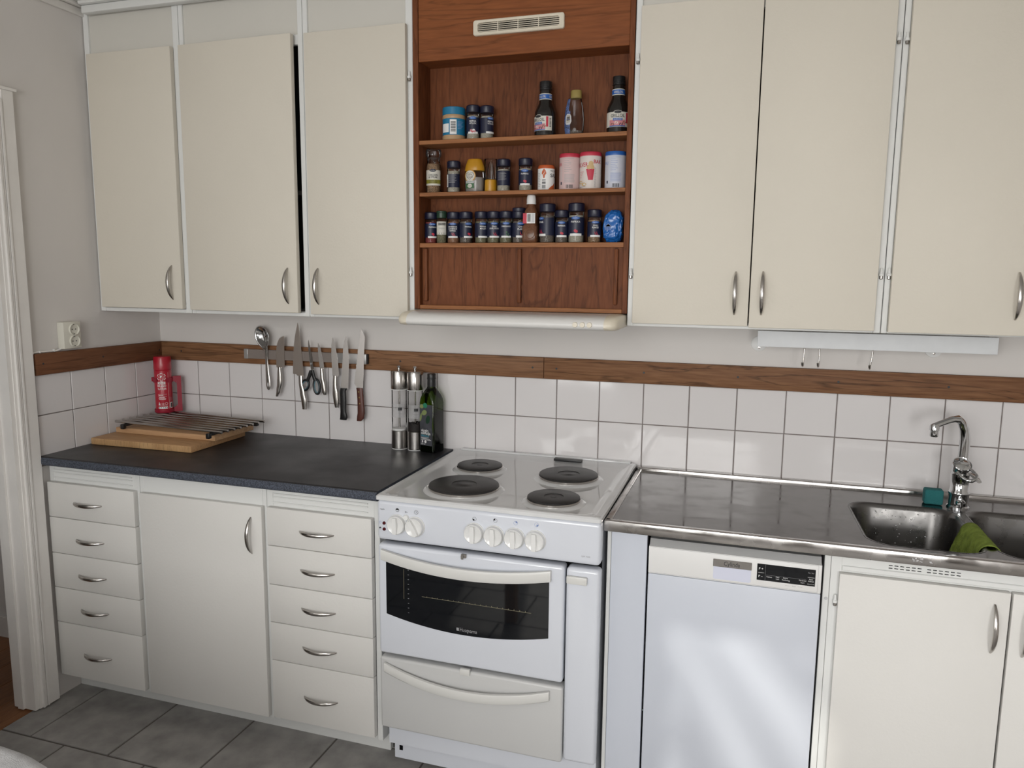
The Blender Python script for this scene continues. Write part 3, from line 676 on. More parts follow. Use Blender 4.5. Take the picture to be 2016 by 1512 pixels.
# control panel (rounded cushion profile)
m = MB(); m.rbox(CX0, CX1, -0.648, -0.598, 0.7705, 0.8905, 0.012, 4); part('control_panel', m, M['enamel'], ck)
# hob top: raised rim, sunken field, ledge at the wall
def rr(x0, x1, y0, y1, r, n=5):
    P = []
    for cx, cy, a in ((x1-r, y1-r, 0), (x0+r, y1-r, 90), (x0+r, y0+r, 180), (x1-r, y0+r, 270)):
        for k in range(n+1):
            q = math.radians(a + 90*k/n); P.append((cx + r*math.cos(q), cy + r*math.sin(q)))
    return P
m = MB(); rings = [(0, 0.008, 0.8915), (0, 0.008, 0.9015), (0.004, 0.010, 0.9055), (0.016, 0.014, 0.9060), (0.022, 0.018, 0.9045), (0.034, 0.022, 0.8985), (0.044, 0.03, 0.8975)]
vs = []; N = 0
for ins, r, z in rings:
    P = rr(CX0-0.002+ins, CX1-ins, -0.652+ins, -0.008-ins*1.9, r); N = len(P); vs += [(x, y, z) for x, y in P]
fs = [(k*N+i, k*N+(i+1)%N, (k+1)*N+(i+1)%N, (k+1)*N+i) for k in range(len(rings)-1) for i in range(N)] + [tuple((len(rings)-1)*N+i for i in range(N)), tuple(range(N))]
m.add(vs, fs); part('hob_top', m, M['topenamel'], ck)
m = MB(); m.rbox(CX0+0.02, CX1-0.02, -0.030, -0.008, 0.9045, 0.9105, 0.002, 2); part('rear_ledge', m, M['topenamel'], ck)
m = MB(); m.rbox(1.3735, 1.4715, -0.0700, -0.0470, 0.9035, 0.9120, 0.002, 2); part('vent_outlet', m, M['black'], ck, 'black oven vent outlet')
for x, y, r in ((1.2035, -0.488, 0.1065), (1.166, -0.245, 0.0755), (1.4725, -0.262, 0.0945), (1.491, -0.523, 0.0765)):
    m = MB(); m.lathe((x, y, 0.8975), [(r+0.016, 0.0), (r+0.012, 0.003), (r+0.006, 0.0055), (r-0.002, 0.006)], 48, cap=False); part('hotplate_ring', m, M['topenamel'], ck)
    m = MB(); m.lathe((x, y, 0.8975), [(r-0.004, 0.004), (r, 0.006), (r+0.0015, 0.0115), (r, 0.0125), (r-0.002, 0.0120), (r-0.003, 0.0115)], 48, cap=False, mi=1)
    m.lathe((x, y, 0.8975), [(r-0.002, 0.010), (r-0.001, 0.0165), (r-0.003, 0.0178), (r*0.37, 0.0178), (r*0.36, 0.0162), (r*0.12, 0.0162), (r*0.11, 0.0168), (0, 0.0168)], 48)
    part('hotplate', m, [M['iron'], M['nickel']], ck)
# knobs and marks
yk = -0.648
def knob(x, z, ang, r=0.0275):
    m = MB(); m.lathe((x, yk, z), [(r+0.002, 0.001), (r+0.002, -0.002), (r, -0.004), (r*0.97, -0.0155), (r*0.90, -0.0175), (r*0.80, -0.0160), (0, -0.0125)], 36, 'y')
    ca, sa = math.cos(ang), math.sin(ang)
    def F(u, v, d): return (x + u*ca - v*sa, yk-0.0115-d, z + u*sa + v*ca)
    n = 8; L = r*0.86
    prof = [(-0.0055, -L), (0.0055, -L), (0.0065, 0), (0.0055, L), (-0.0055, L), (-0.0065, 0)]
    m.prism(prof, F, 0.013)
    part('knob', m, M['knob'], ck, ang=0.5)
for x, z, a in ((1.0603, 0.8241, 0), (1.1170, 0.8230, 0.5), (1.2970, 0.8251, 0), (1.3556, 0.8238, 0), (1.4148, 0.8240, 0), (1.4745, 0.8237, 0)): knob(x, z, a)
m = MB(); m.lathe((1.0885, yk, 0.8470), [(0.0, -0.008), (0.007, -0.007), (0.0085, -0.003), (0.0085, 0.001)], 20, 'y'); part('push_button', m, M['knob'], ck)
for z in (0.8225, 0.8045):
    m = MB(); m.lathe((1.0178, yk, z), [(0.0, -0.003), (0.0045, -0.0025), (0.0052, 0.0)], 18, 'y'); part('indicator_lamp', m, M['lamp'], ck)
m = MB(); yp = yk-0.0007
def ring(x, z, r, t=0.0008, mi=0, a0=0, a1=2*PI): 
    m.patch(lambda u, v: (x + (r+v)*math.sin(u), yp, z + (r+v)*math.cos(u)), a0, a1, -t, 0, 22, 1, mi)
def sector(x, z, r, a0, a1, mi=0):
    m.poly([(x, yp, z)] + [(x + r*math.sin(a0+(a1-a0)*k/10), yp, z + r*math.cos(a0+(a1-a0)*k/10)) for k in range(11)], mi)
ring(1.0605, 0.8660, 0.0055); sector(1.0605, 0.8660, 0.0055, -PI/2, PI/2)
ring(1.120, 0.8655, 0.0062); m.text('°C', lambda u, v: (u, yp, v), 0.0072, 1.120, 0.8630)
m.text('o-', lambda u, v: (u, yp, v), 0.010, 1.0885, 0.8605)
for x, z, a, mi in ((1.2967, 0.8650, PI, 0), (1.3581, 0.8672, -PI/2, 0), (1.4171, 0.8664, 0, 1), (1.4765, 0.8682, PI/2, 1)):
    ring(x, z, 0.0058, 0.0006, mi); sector(x, z, 0.0056, a, a+PI/2, mi)
ring(1.0055, 0.8240, 0.0035, 0.0006, 1); ring(1.0050, 0.8065, 0.0035, 0.0006, 0); sector(1.0050, 0.8065, 0.0035, -PI/2, PI/2)
m.text('regula', lambda u, v: (u, yp, v), 0.0060, 1.0125, 0.8625, 'CENTER', 0)
m.text('QSP 7030', lambda u, v: (u, yp, v), 0.0060, 1.6140, 0.7930, 'CENTER', 2)
part('panel_print', m, [M['ink'], M['sky'], M['grey']], ck)
# oven door
m = MB(); m.rbox(CX0, 1.5555, -0.645, -0.600, 0.4180, 0.7575, 0.010, 4); od = part('oven_door', m, M['enamel'], ck)
gx0, gx1 = 1.0210, 1.5140
top = [(gx0 + (gx1-gx0)*k/24, 0.7145 - 0.0285*(1-(2*k/24-1)**2)) for k in range(25)]
bot = [(gx1 - (gx1-gx0)*k/24, 0.5460 - 0.0300*(1-(2*k/24-1)**2)) for k in range(25)]
m = MB(); m.prism(top+bot, lambda u, v, d: (u, -0.6452-d, v), 0.0016); part('oven_glass', m, M['bglass'], od)
m = MB(); yg = -0.6472
def LT(u, v): return (u, yg, v)
m.text('Husqvarna', LT, 0.0165, 1.2790, 0.5265, 'CENTER', 0, maxw=0.052)
m.rbox(1.2425, 1.2500, yg-0.0002, yg, 0.5275, 0.5365, 0.0001, 1, 0)
for k in range(10):
    m.box(1.0905, 1.0945, yg-0.0003, yg, 0.558+0.0145*k, 0.5592+0.0145*k, 0)
m.add([LT(1.135, 0.6135), LT(1.464, 0.6115), LT(1.464, 0.6128), LT(1.135, 0.6146)], [(0,1,2,3)], 1)
for k in range(19): m.box(1.15+0.0165*k, 1.1515+0.0165*k, yg-0.0003, yg, 0.613, 0.6165, 1)
m.box(1.0775, 1.0785, yg-0.0003, yg, 0.60, 0.69, 1)
part('glass_print', m, [M['grey'], M['rackline']], od)
def arc_handle(name, xa, xb, z, sag, h, parent):
    path = []; ra = []; A = []; B = []
    for k in range(25):
        t = -1 + 2*k/24; e = 1-t*t
        path.append((xa + (xb-xa)*k/24, -0.652 - 0.017*e, z - sag*e)); ra.append(h/2); A.append((0,0,1)); B.append((0,1,0))
    m = MB(); m.sweep(path, A, B, ra, 0.007, 12, pw=0.5); return part(name, m, M['ivory'], parent, ang=0.9)
arc_handle('handle', 1.0095, 1.5200, 0.7290, 0.022, 0.033, od)
m = MB(); m.rbox(1.257, 1.273, -0.6515, -0.645, 0.7475, 0.7590, 0.0015, 1); m.rbox(1.2575, 1.2655, -0.6545, -0.651, 0.7440, 0.7560, 0.0015, 1); part('latch', m, M['steel'], od)
m = MB(); m.rbox(CX0+0.002, 1.5575, -0.645, -0.600, 0.1790, 0.4060, 0.008, 4); wd = part('warming_drawer', m, M['drawerw'], ck)
arc_handle('handle', 1.0150, 1.5210, 0.3800, 0.036, 0.029, wd)
m = MB(); m.rbox(1.254, 1.284, -0.6520, -0.640, 0.3955, 0.4145, 0.002, 2); part('latch', m, M['ivory'], wd)
m = MB(); m.rbox(1.5600, 1.6530, -0.645, -0.600, 0.1880, 0.7575, 0.012, 4); sc_ = part('side_compartment', m, M['enamel'], ck)
m = MB(); m.rbox(1.5635, 1.6200, -0.6560, -0.6445, 0.7150, 0.7370, 0.003, 2); part('handle', m, M['ivory'], sc_)
m = MB(); m.box(CX0+0.004, CX1-0.004, -0.602, -0.596, 0.185, 0.89); part('gap_shade_sheet', m, M['gap'], ck)  # black sheet stands in for the shade between the cooker fronts

# ---------------------------------------------------------------- dishwasher
dw = thing('dishwasher', 'white dishwasher with black display under the steel worktop', 'dishwasher', (1.99, -0.3, 0))
DX0, DX1 = 1.7745, 2.2045
m = MB(); m.box(DX0+0.004, DX1-0.003, -0.575, -0.03, 0.02, 0.842); part('body', m, M['black'], dw)
m = MB(); m.rbox(DX0, DX1, -0.600, -0.572, 0.10, 0.7520, 0.003, 2); dd = part('door', m, M['dw'], dw)
m = MB(); m.rbox(DX0+0.03, DX1-0.03, -0.560, -0.545, 0.0, 0.098, 0.002, 1); part('kick_plate', m, M['dw'], dw)
m = MB(); m.rbox(DX0, DX1, -0.601, -0.572, 0.7530, 0.8285, 0.0025, 2); fa = part('fascia', m, M['dwf'], dw)
m = MB(); m.prism([(-0.600, 0.829), (-0.585, 0.845), (-0.55, 0.845), (-0.55, 0.829)], lambda u, v, d: (DX0+0.002+d, u, v), DX1-DX0-0.004); part('top_strip', m, M['dwg'], dw)
m = MB(); yq = -0.6014
for a in ((DX0+0.004, 2.1965, 0.8262, 0.8266), (2.1961, 2.1965, 0.7560, 0.8266), (DX0+0.004, 2.1965, 0.7560, 0.7564)): m.box(a[0], a[1], yq, -0.6005, a[2], a[3])
part('fascia_seam', m, M['grey'], fa)
m = MB(); m.prism(rr(1.9425, 2.0365, 0.7600, 0.8000, 0.005), lambda u, v, d: (u, -0.6012-d, v), 0.0008)
part('grip_recess', m, M['lav'], fa)
m = MB(); m.rbox(1.9415, 2.0370, -0.6050, -0.601, 0.7945, 0.8145, 0.0008, 1); gp = part('grip_plate', m, M['steel'], fa)
m = MB(); m.text('Cylinda', lambda u, v: (u, -0.6054, v), 0.0160, 1.9885, 0.7995, 'CENTER', 0, maxw=0.040); part('maker_print', m, M['ink'], gp)
m = MB(); m.rbox(2.0505, 2.1900, -0.6022, -0.600, 0.7712, 0.8148, 0.0006, 1); dp = part('display', m, M['bglass'], fa)
m = MB(); L_ = lambda u, v: (u, -0.6026, v)
m.text('P +', L_, 0.0085, 2.0600, 0.7995, 'CENTER', 0); m.text('P –', L_, 0.0085, 2.0600, 0.7795, 'CENTER', 0)
m.box(2.0535, 2.0680, -0.6026, -0.602, 0.7915, 0.7921, 0); m.box(2.0730, 2.1680, -0.6026, -0.602, 0.7868, 0.7871, 1); m.box(2.0708, 2.0711, -0.6026, -0.602, 0.7715, 0.8145, 1)
m.text('På / Av', L_, 0.0050, 2.1795, 0.8040, 'CENTER', 1); m.box(2.1722, 2.1880, -0.6026, -0.602, 0.7935, 0.7941, 0)
m.text('Start', L_, 0.0048, 2.1800, 0.7875, 'CENTER', 0); m.text('Avbryt', L_, 0.0048, 2.1800, 0.7825, 'CENTER', 0); m.text('Avbryt 3 sek', L_, 0.0032, 2.1800, 0.7755, 'CENTER', 0)
m.text('Tablett', L_, 0.0048, 2.0805, 0.7810, 'CENTER', 0)
m.text('Halv', L_, 0.0048, 2.1010, 0.7830, 'CENTER', 0); m.text('Last', L_, 0.0048, 2.1010, 0.7780, 'CENTER', 0)
m.text('Extra', L_, 0.0052, 2.1200, 0.7830, 'CENTER', 0); m.text('Torkning', L_, 0.0052, 2.1205, 0.7775, 'CENTER', 0)
m.text('Fördröjd', L_, 0.0048, 2.1605, 0.7820, 'CENTER', 0); m.text('Start', L_, 0.0048, 2.1605, 0.7765, 'CENTER', 0)
part('display_print', m, [M['white'], M['grey']], dp)
m = MB(); m.text('Reset', lambda u, v: (u, -0.6013, v), 0.0040, 2.1410, 0.7640); m.box(2.120, 2.1325, -0.6013, -0.6008, 0.7650, 0.7653); m.box(2.150, 2.1610, -0.6013, -0.6008, 0.7650, 0.7653); part('fascia_print', m, M['grey'], fa)

# ---------------------------------------------------------------- sink cabinet
t = thing('sink_cabinet', 'white sink cupboard with vent slots below the steel edge', 'cabinet', (2.6, -0.3, 0.0))
m = MB(); m.box(2.2125, 2.2285, -0.553, -0.02, 0.0, 0.858); m.box(3.03, 3.046, -0.553, -0.02, 0.0, 0.858); m.box(2.2285, 3.03, -0.553, -0.02, 0.078, 0.092); m.box(2.2285, 3.03, -0.03, -0.02, 0.092, 0.858); part('carcass', m, M['frame'], t)
m = MB(); m.rbox(2.2115, 2.2265, -0.572, -0.552, 0.0, 0.856, 0.001, 1); m.rbox(2.2275, 2.2525, -0.570, -0.552, 0.0, 0.856, 0.001, 1); m.rbox(2.2525, 3.046, -0.570, -0.552, 0.797, 0.858, 0.001, 1); part('face_frame', m, M['frame'], t)
m = MB(); m.rbox(2.2530, 3.04, -0.574, -0.569, 0.812, 0.8245, 0.0015, 1); part('rail_moulding', m, M['frame'], t)
m = MB()
for gx in (2.3585, 2.4435):
    for k in range(6):
        for z in (0.8375, 0.8305): m.box(gx+0.0128*k, gx+0.0128*k+0.0085, -0.5708, -0.569, z-0.0009, z+0.0009)
part('vent_slots', m, M['gap'], t)
for (a, b, hx) in ((2.2470, 2.6195, 2.5880), (2.6245, 3.00, 2.6530)):
    m = MB(); m.rbox(a, b, -0.590, -0.5715, 0.085, 0.8085, 0.0018, 2); d = part('door', m, M['lowcream'], t)
    part('handle', bow((hx, -0.590, 0.7785), (hx, -0.590, 0.6555), (0, -1, 0), 0.026, 0.0060, 0.0022, 0.0045), M['nickel'], d)
part('hinge', hinge_mb(2.2415, -0.576, 0.731), [M['frame'], M['nickel']], t)
m = MB(); m.lathe((2.2205, -0.572, 0.733), [(0, -0.002), (0.004, -0.0015), (0.0045, 0.0)], 10, 'y'); part('hinge_stub', m, M['lgrey'], t)

# ---------------------------------------------------------------- steel worktop with two bowls
PX0, PX1 = 1.6545, 3.05
sk = thing('sink_worktop', 'stainless steel worktop with two sink bowls', 'sink', (2.3, -0.3, 0.86))
hA = rr(2.3010, 2.5800, -0.5600, -0.1790, 0.062, 8); hB = rr(2.6060, 2.9000, -0.5640, -0.1700, 0.062, 8)
hA = [(x + (0.012*max(0, (-0.30 - y))/0.26 if x < 2.36 else 0), y) for x, y in hA]
bm = bmesh.new(); ed = []
for loop in ([(PX0+0.012, -0.60), (PX1, -0.60), (PX1, -0.018), (PX0+0.012, -0.018)], hA, hB):
    vv = [bm.verts.new((x, y, 0.886)) for x, y in loop]; ed += [bm.edges.new((vv[i], vv[(i+1)%len(vv)])) for i in range(len(vv))]
bmesh.ops.triangle_fill(bm, use_beauty=True, use_dissolve=False, edges=ed)
bm.verts.index_update(); m = MB(); m.add([v.co.copy() for v in bm.verts], [[v.index for v in f.verts] for f in bm.faces]); bm.free()
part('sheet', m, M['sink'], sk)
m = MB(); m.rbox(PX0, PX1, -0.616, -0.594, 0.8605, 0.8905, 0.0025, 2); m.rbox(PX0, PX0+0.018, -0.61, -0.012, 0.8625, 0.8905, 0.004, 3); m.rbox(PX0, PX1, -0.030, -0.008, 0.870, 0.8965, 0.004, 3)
part('raised_edge', m, M['sinkedge'], sk)
m = MB()
rs_ = random.Random(4)
for k in range(26):
    bx0 = 2.3985 + 0.0225*rs_.random() if k < 20 else 2.4370 + 0.005*rs_.random(); bz0 = 0.8685 + 0.0125*rs_.random()
    m.box(bx0, bx0+rs_.uniform(0.0012, 0.0050), -0.6163-0.0001*(k % 3), -0.6158, bz0, bz0+rs_.uniform(0.0006, 0.0022))
part('worn_sticker', m, M['lgrey'], sk, kind='stuff')
for loop in (hA, hB):
    cx = sum(p[0] for p in loop)/len(loop); cy = sum(p[1] for p in loop)/len(loop); m = MB(); vs = []; N = len(loop)
    xs = [p[0] for p in loop]; ys = [p[1] for p in loop]; hx, hy = (max(xs)-min(xs))/2, (max(ys)-min(ys))/2
    rings = ((-0.004, 0.8866), (0.0, 0.8858), (0.0045, 0.882), (0.008, 0.872), (0.016, 0.760), (0.022, 0.742), (0.036, 0.732), (0.09, 0.728))
    for ins, z in rings: vs += [(cx + (x-cx)*(1-ins/hx), cy + (y-cy)*(1-ins/hy), z) for x, y in loop]
    fs = [(k*N+i, k*N+(i+1)%N, (k+1)*N+(i+1)%N, (k+1)*N+i) for k in range(len(rings)-1) for i in range(N)] + [tuple((len(rings)-1)*N+i for i in range(N))]
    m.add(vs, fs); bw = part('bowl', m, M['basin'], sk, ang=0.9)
    m = MB(); m.lathe((cx, cy, 0.7282), [(0.045, 0.0), (0.043, 0.003), (0.034, 0.001), (0.0, 0.0005)], 24); part('drain', m, M['chrome'], bw)
rw = random.Random(11); m = MB()
for k in range(90):
    xx = rw.uniform(2.335, 2.555); zz = rw.uniform(0.775, 0.870); m.lathe((xx, -0.1905-0.010*(0.872-zz)/0.11, zz), [(0.0, -0.0012), (0.0011*rw.uniform(0.6, 1.4), -0.0005), (0.0012, 0.0006)], 6, 'y')
part('water_drops', m, M['chrome'], sk, kind='stuff')
# ---------------------------------------------------------------- faucet
fc = thing('faucet', 'chrome single-lever kitchen tap behind the sink', 'faucet', (2.600, -0.142, 0.886))
m = MB(); m.lathe((2.600, -0.142, 0.886), [(0.030, 0.0), (0.030, 0.004), (0.0265, 0.008), (0.0262, 0.038), (0.0282, 0.041), (0.0282, 0.046), (0.0242, 0.052), (0.0240, 0.096), (0.0252, 0.098), (0.0252, 0.102), (0.0240, 0.104), (0.0240, 0.120)], 32)
m.lathe((2.600, -0.142, 0.886), [(0.0240, 0.118), (0.0245, 0.126), (0.0200, 0.136), (0, 0.138)], 32); part('tap_body', m, M['chrome'], fc)
path = [Vector(q) for q in ((2.6060, -0.122, 0.985), (2.6070, -0.121, 1.02), (2.6080, -0.121, 1.055), (2.6075, -0.122, 1.085), (2.6030, -0.125, 1.112), (2.5940, -0.130, 1.132), (2.582, -0.136, 1.1425), (2.566, -0.144, 1.1415), (2.548, -0.153, 1.1360), (2.530, -0.163, 1.1295), (2.515, -0.171, 1.1240))]
A_ = []; B_ = []
for k in range(len(path)):
    t_ = (path[min(k+1, len(path)-1)] - path[max(k-1, 0)]).normalized(); s2 = t_.cross(Vector((0.45, 0.89, 0))).normalized(); A_.append(s2); B_.append(t_.cross(s2).normalized())
m = MB(); m.sweep(path, A_, B_, [0.0140, 0.0140, 0.0138, 0.0132, 0.0124, 0.0115, 0.0106, 0.0095, 0.0088, 0.0086, 0.0085], [0.0140, 0.0140, 0.0140, 0.0140, 0.0138, 0.0136, 0.0134, 0.0130, 0.0122, 0.0116, 0.0112], 18, pw=0.85); part('spout', m, M['chrome'], fc, ang=0.9)
m = MB(); m.lathe((2.5165, -0.1715, 1.094), [(0.0, 0.0), (0.0100, 0.0), (0.0108, 0.002), (0.0108, 0.017), (0.0128, 0.0185), (0.0128, 0.030), (0.0105, 0.0355), (0.0, 0.037)], 22); part('aerator', m, M['chrome'], fc)
# tilted cap disc with a looped lever pointing to the front right
R_ = Matrix.Translation((2.5985, -0.1530, 1.0130)) @ Vector((0.10, -0.62, 0.78)).to_track_quat('Z', 'Y').to_matrix().to_4x4()
m = MB(); m.lathe((0, 0, 0), [(0.0215, -0.022), (0.0245, -0.010), (0.0258, 0.0), (0.0258, 0.004), (0.0240, 0.0065), (0.0225, 0.0050), (0.0150, 0.0095), (0.0, 0.0115)], 32); m.v = [tuple(R_ @ Vector(q)) for q in m.v]; part('cap_disc', m, M['chrome'], fc, ang=0.5)
lv = [(2.5820, -0.178, 0.998), (2.5900, -0.190, 0.987), (2.6020, -0.200, 0.9800), (2.6140, -0.203, 0.9800), (2.6240, -0.198, 0.9850), (2.6290, -0.188, 0.9920), (2.6250, -0.176, 0.9990), (2.6180, -0.168, 1.0060)]
m = MB(); m.tube(lv, [0.0040, 0.0048, 0.0052, 0.0055, 0.0060, 0.0056, 0.0046, 0.0040], 10); m.sweep([(2.6160, -0.182, 0.9965), (2.6270, -0.196, 0.9880), (2.6335, -0.204, 0.9790)], (0.8, 0.6, 0), (0, 0.3, 0.95), [0.0105, 0.0120, 0.0085], [0.0035, 0.0040, 0.0030], 12); part('lever', m, M['chrome'], fc, ang=0.9)
m = MB(); m.lathe((2.600, -0.168, 0.905), [(0.0, -0.012), (0.0105, -0.011), (0.0125, -0.006), (0.0125, 0.004)], 20, 'y'); m.rbox(2.598, 2.602, -0.186, -0.178, 0.896, 0.914, 0.001, 1); part('shut_off_knob', m, M['chrome'], fc)
# ---------------------------------------------------------------- sponge and cloth
m = MB(); m.rbox(2.512, 2.562, -0.146, -0.112, 0.8865, 0.9315, 0.006, 3); tag(part('sponge', m, M['sponge']), 'teal sponge beside the tap', 'sponge')
m = MB(); NU, NV = 34, 26; vs = []; RC = 0.0220
for j in range(NV+1):
    tt = j/NV; yy = -0.315 - 0.190*tt
    for i in range(NU+1):
        s_ = -1 + 2*i/NU; Ls = 0.070 + 0.030*tt + 0.008*math.sin(5*tt); Rs = 0.045 + 0.012*math.sin(3*tt+0.5)
        arc = RC*PI/2; tot = arc + (Ls if s_ < 0 else Rs); d = abs(s_)*tot; sg = -1 if s_ < 0 else 1
        if d < arc: a = d/RC; px, pz = sg*RC*math.sin(a), RC*math.cos(a)
        else: px, pz = sg*(RC + (0.32 if s_ < 0 else 0.14)*(d-arc)), -(d-arc)
        nz = mnoise.noise(Vector((tt*5.5, s_*2.2, 1.3))); fold = 0.0045*math.sin(tt*17 + s_*2.0)*min(1, abs(s_)*1.8)
        vs.append((2.5930 + px + sg*(abs(fold)*(1.3 if s_ < 0 else 0.3) + 0.002*abs(nz)*abs(s_)), yy + 0.012*nz*abs(s_) + (0.05*abs(s_)*(tt-0.35) if s_ < 0 else -0.02*abs(s_)*(tt-0.5)), 0.8690 + pz + 0.001*nz))
fs = [(j*(NU+1)+i, j*(NU+1)+i+1, (j+1)*(NU+1)+i+1, (j+1)*(NU+1)+i) for j in range(NV) for i in range(NU)]
m.add(vs, fs); o = tag(part('dishcloth', m, M['cloth'], ang=3.0), 'green cloth hung over the divider between the sink bowls', 'cloth')
sm = o.modifiers.new('thick', 'SOLIDIFY'); sm.thickness = 0.0022; sm.offset = 1.0

# ================================================================== ON THE DARK WORKTOP
def quad_board(name, FL, FR, BR, z0, z1, mats, label, chamfer=0.002):
    FL, FR, BR = Vector(FL), Vector(FR), Vector(BR); u = (FR-FL).normalized(); v = Vector((-u.y, u.x))
    L, W = (FR-FL).length, (BR-FR).dot(v)
    m = MB(); m.rbox(0, L, 0, W, z0, z1, chamfer, 2)
    m.v = [(FL.x + u.x*x + v.x*y, FL.y + u.y*x + v.y*y, z) for x, y, z in m.v]
    m.m = []
    for f in m.f:
        a, b, c = (Vector(m.v[i]) for i in f[:3]); n = (b-a).cross(c-a).normalized()
        m.m.append(1 if abs(n.dot(Vector((v.x, v.y, 0)))) > 0.8 else 0)
    return tag(part(name, m, mats), label, 'cutting board')
quad_board('cutting_board', (-0.318, -0.398), (0.127, -0.390), (0.139, -0.077), 0.9003, 0.9255, [M['bamboo'], M['bamboo_end']], 'thick bamboo cutting board lying on the dark worktop, lower of the two', 0.004)
quad_board('cutting_board', (-0.307, -0.289), (0.151, -0.292), (0.166, -0.068), 0.9258, 0.9455, [M['pine'], M['pine']], 'pale wooden board stacked on the bamboo board under the trivet', 0.002)
tv = thing('trivet', 'slatted trivet of grey steel rods lying on the pale wooden board', 'trivet', (-0.04, -0.2, 0.9458))
U = Vector((0.517, -0.040, 0)).normalized(); V = Vector((0.012, 0.234, 0))/7; O = Vector((-0.303, -0.292, 0.9700))
for k in range(8):
    a = O + V*k; m = MB(); m.tube([a, a + U*0.001, a + U*0.518, a + U*0.519], [0.0038, 0.0052, 0.0052, 0.0038], 10); part('rod', m, M['steel'], tv)
for q in (0.052, 0.468):
    a = O + U*q - V*0.35; b = O + U*q + V*7.35; a.z = b.z = 0.9600
    m = MB(); m.sweep([a, b], (1,0,0), (0,0,1), 0.006, 0.0055, 8, pw=0.5); part('cross_bar', m, M['black'], tv)
    for e in (a, b): m = MB(); m.rbox(e.x-0.008, e.x+0.008, e.y-0.008, e.y+0.008, 0.9458, 0.9655, 0.003, 2); part('foot', m, M['black'], tv)

def cylf(cx, cy, R, a0, z0=0.0):
    return lambda u, v: (cx + R*math.sin(a0+u/R), cy - R*math.cos(a0+u/R), z0+v)
# fire extinguisher spray in its bracket
ex, ey, ez, er = -0.258, -0.084, 0.9795, 0.0330
t = thing('fire_extinguisher', 'red fire extinguisher spray can standing in the tiled corner', 'fire extinguisher', (ex, ey, ez))
m = MB(); m.lathe((ex, ey, ez), [(0.026, 0.0), (er-0.001, 0.002), (er, 0.006), (er, 0.166), (er-0.002, 0.170), (0.028, 0.172)], 40); m.lathe((ex, ey, ez), [(er-0.0012, 0.0015), (er+0.0006, 0.003), (er+0.0006, 0.006), (er, 0.007)], 40, mi=1); part('can', m, [M['red'], M['lgrey']], t)
m = MB(); m.lathe((ex, ey, ez), [(0.0335, 0.170), (0.0338, 0.173), (0.0332, 0.217), (0.031, 0.2225), (0.0, 0.2245)], 40); part('cap', m, M['red'], t)
m = MB(); f = cylf(ex, ey, er+0.0004, 0.54, ez)
def star(R, r, mi, off):
    pts = []
    g_ = cylf(ex, ey, er+off, 0.54, ez)
    for k in range(6):
        a = PI/2 + k*PI/3; w_ = R*0.27
        d = Vector((math.cos(a), math.sin(a))); n_ = Vector((-d.y, d.x))
        for q in (d*R*0.5 - n_*w_, d*R - n_*w_, d*R + n_*w_, d*R*0.5 + n_*w_): pts.append(q)
    c = (0, 0.1415)
    vs = [g_(c[0], c[1])] + [g_(c[0]+p.x, c[1]+p.y) for p in pts]; n = len(pts)
    m.add(vs, [(0, 1+i, 1+(i+1)%n) for i in range(n)], mi)
star(0.0168, 0, 0, 0.0004); star(0.0144, 0, 1, 0.0006)
f2 = cylf(ex, ey, er+0.0008, 0.54, ez)
m.add([f2(0, 0.1415)] + [f2(0.0055*math.cos(PI/4+PI*k/8), 0.1415+0.0055*math.sin(PI/4+PI*k/8)) for k in range(9)], [(0, i+1, i+2) for i in range(8)], 0)
for k in range(3): m.patch(f, -0.0165+0.0105*k, -0.0165+0.0105*k+0.0095, 0.112, 0.1225, 3, 1, 0)
for k, chh in enumerate('DDE'): m.text(chh, f2, 0.0125, -0.0118+0.0105*k, 0.1130, 'CENTER', 1)
m.text('BRAND', f, 0.0120, -0.0165, 0.1015, 'LEFT', 0, bold=0.01, maxw=0.033); m.text('SLÄCKER', f, 0.0100, -0.0165, 0.0905, 'LEFT', 0, bold=0.01, maxw=0.034)
for z, wd in ((0.0715, 0.034), (0.0625, 0.034)): m.patch(f, -0.0165, -0.0165+wd, z, z+0.0008, 8, 1, 0)
for z, a, b in ((0.0672, -0.015, 0.004), (0.0585, -0.013, 0.010), (0.0540, -0.015, 0.014), (0.0500, -0.013, 0.013)): m.patch(f, a, b, z, z+0.0016, 6, 1, 0)
m.text('112', f, 0.0115, -0.001, 0.0285, 'CENTER', 0, maxw=0.014)
m.add([f(-0.0165, 0.028), f(-0.0095, 0.028), f(-0.013, 0.042)], [(0,1,2)], 0)
for k in range(12): a = k*PI/6; m.patch(lambda u, v: f(0.0145+(0.0048+v)*math.cos(u), 0.0335+(0.0048+v)*math.sin(u)), a, a+PI/6, -0.0005, 0.0005, 2, 1, 0)
m.patch(f, -0.0165, 0.0195, 0.0255, 0.0262, 8, 1, 0); m.patch(f, -0.0165, 0.0195, 0.0130, 0.0215, 8, 1, 0)
for k in range(5): m.add([f2(-0.0150+0.0072*k, 0.0145), f2(-0.0115+0.0072*k, 0.0160), f2(-0.0105+0.0072*k, 0.0200), f2(-0.0135+0.0072*k, 0.0185)], [(0,1,2,3)], 2)
m.patch(f, 0.0255, 0.0262, 0.012, 0.160, 2, 1, 0); m.patch(f, 0.0300, 0.0420, 0.0140, 0.0380, 4, 1, 0); m.patch(f2, 0.0335, 0.0400, 0.0175, 0.0345, 4, 1, 2)
for k in range(5): m.patch(f, 0.0305+0.0022*k, 0.0313+0.0022*k, 0.043, 0.058, 1, 1, 3)
part('label_print', m, [M['white'], M['red'], M['ink'], M['pinkp']], t)
t = thing('extinguisher_bracket', 'dark red plastic bracket around the fire extinguisher can', 'bracket', (ex, ey, 0.9755))
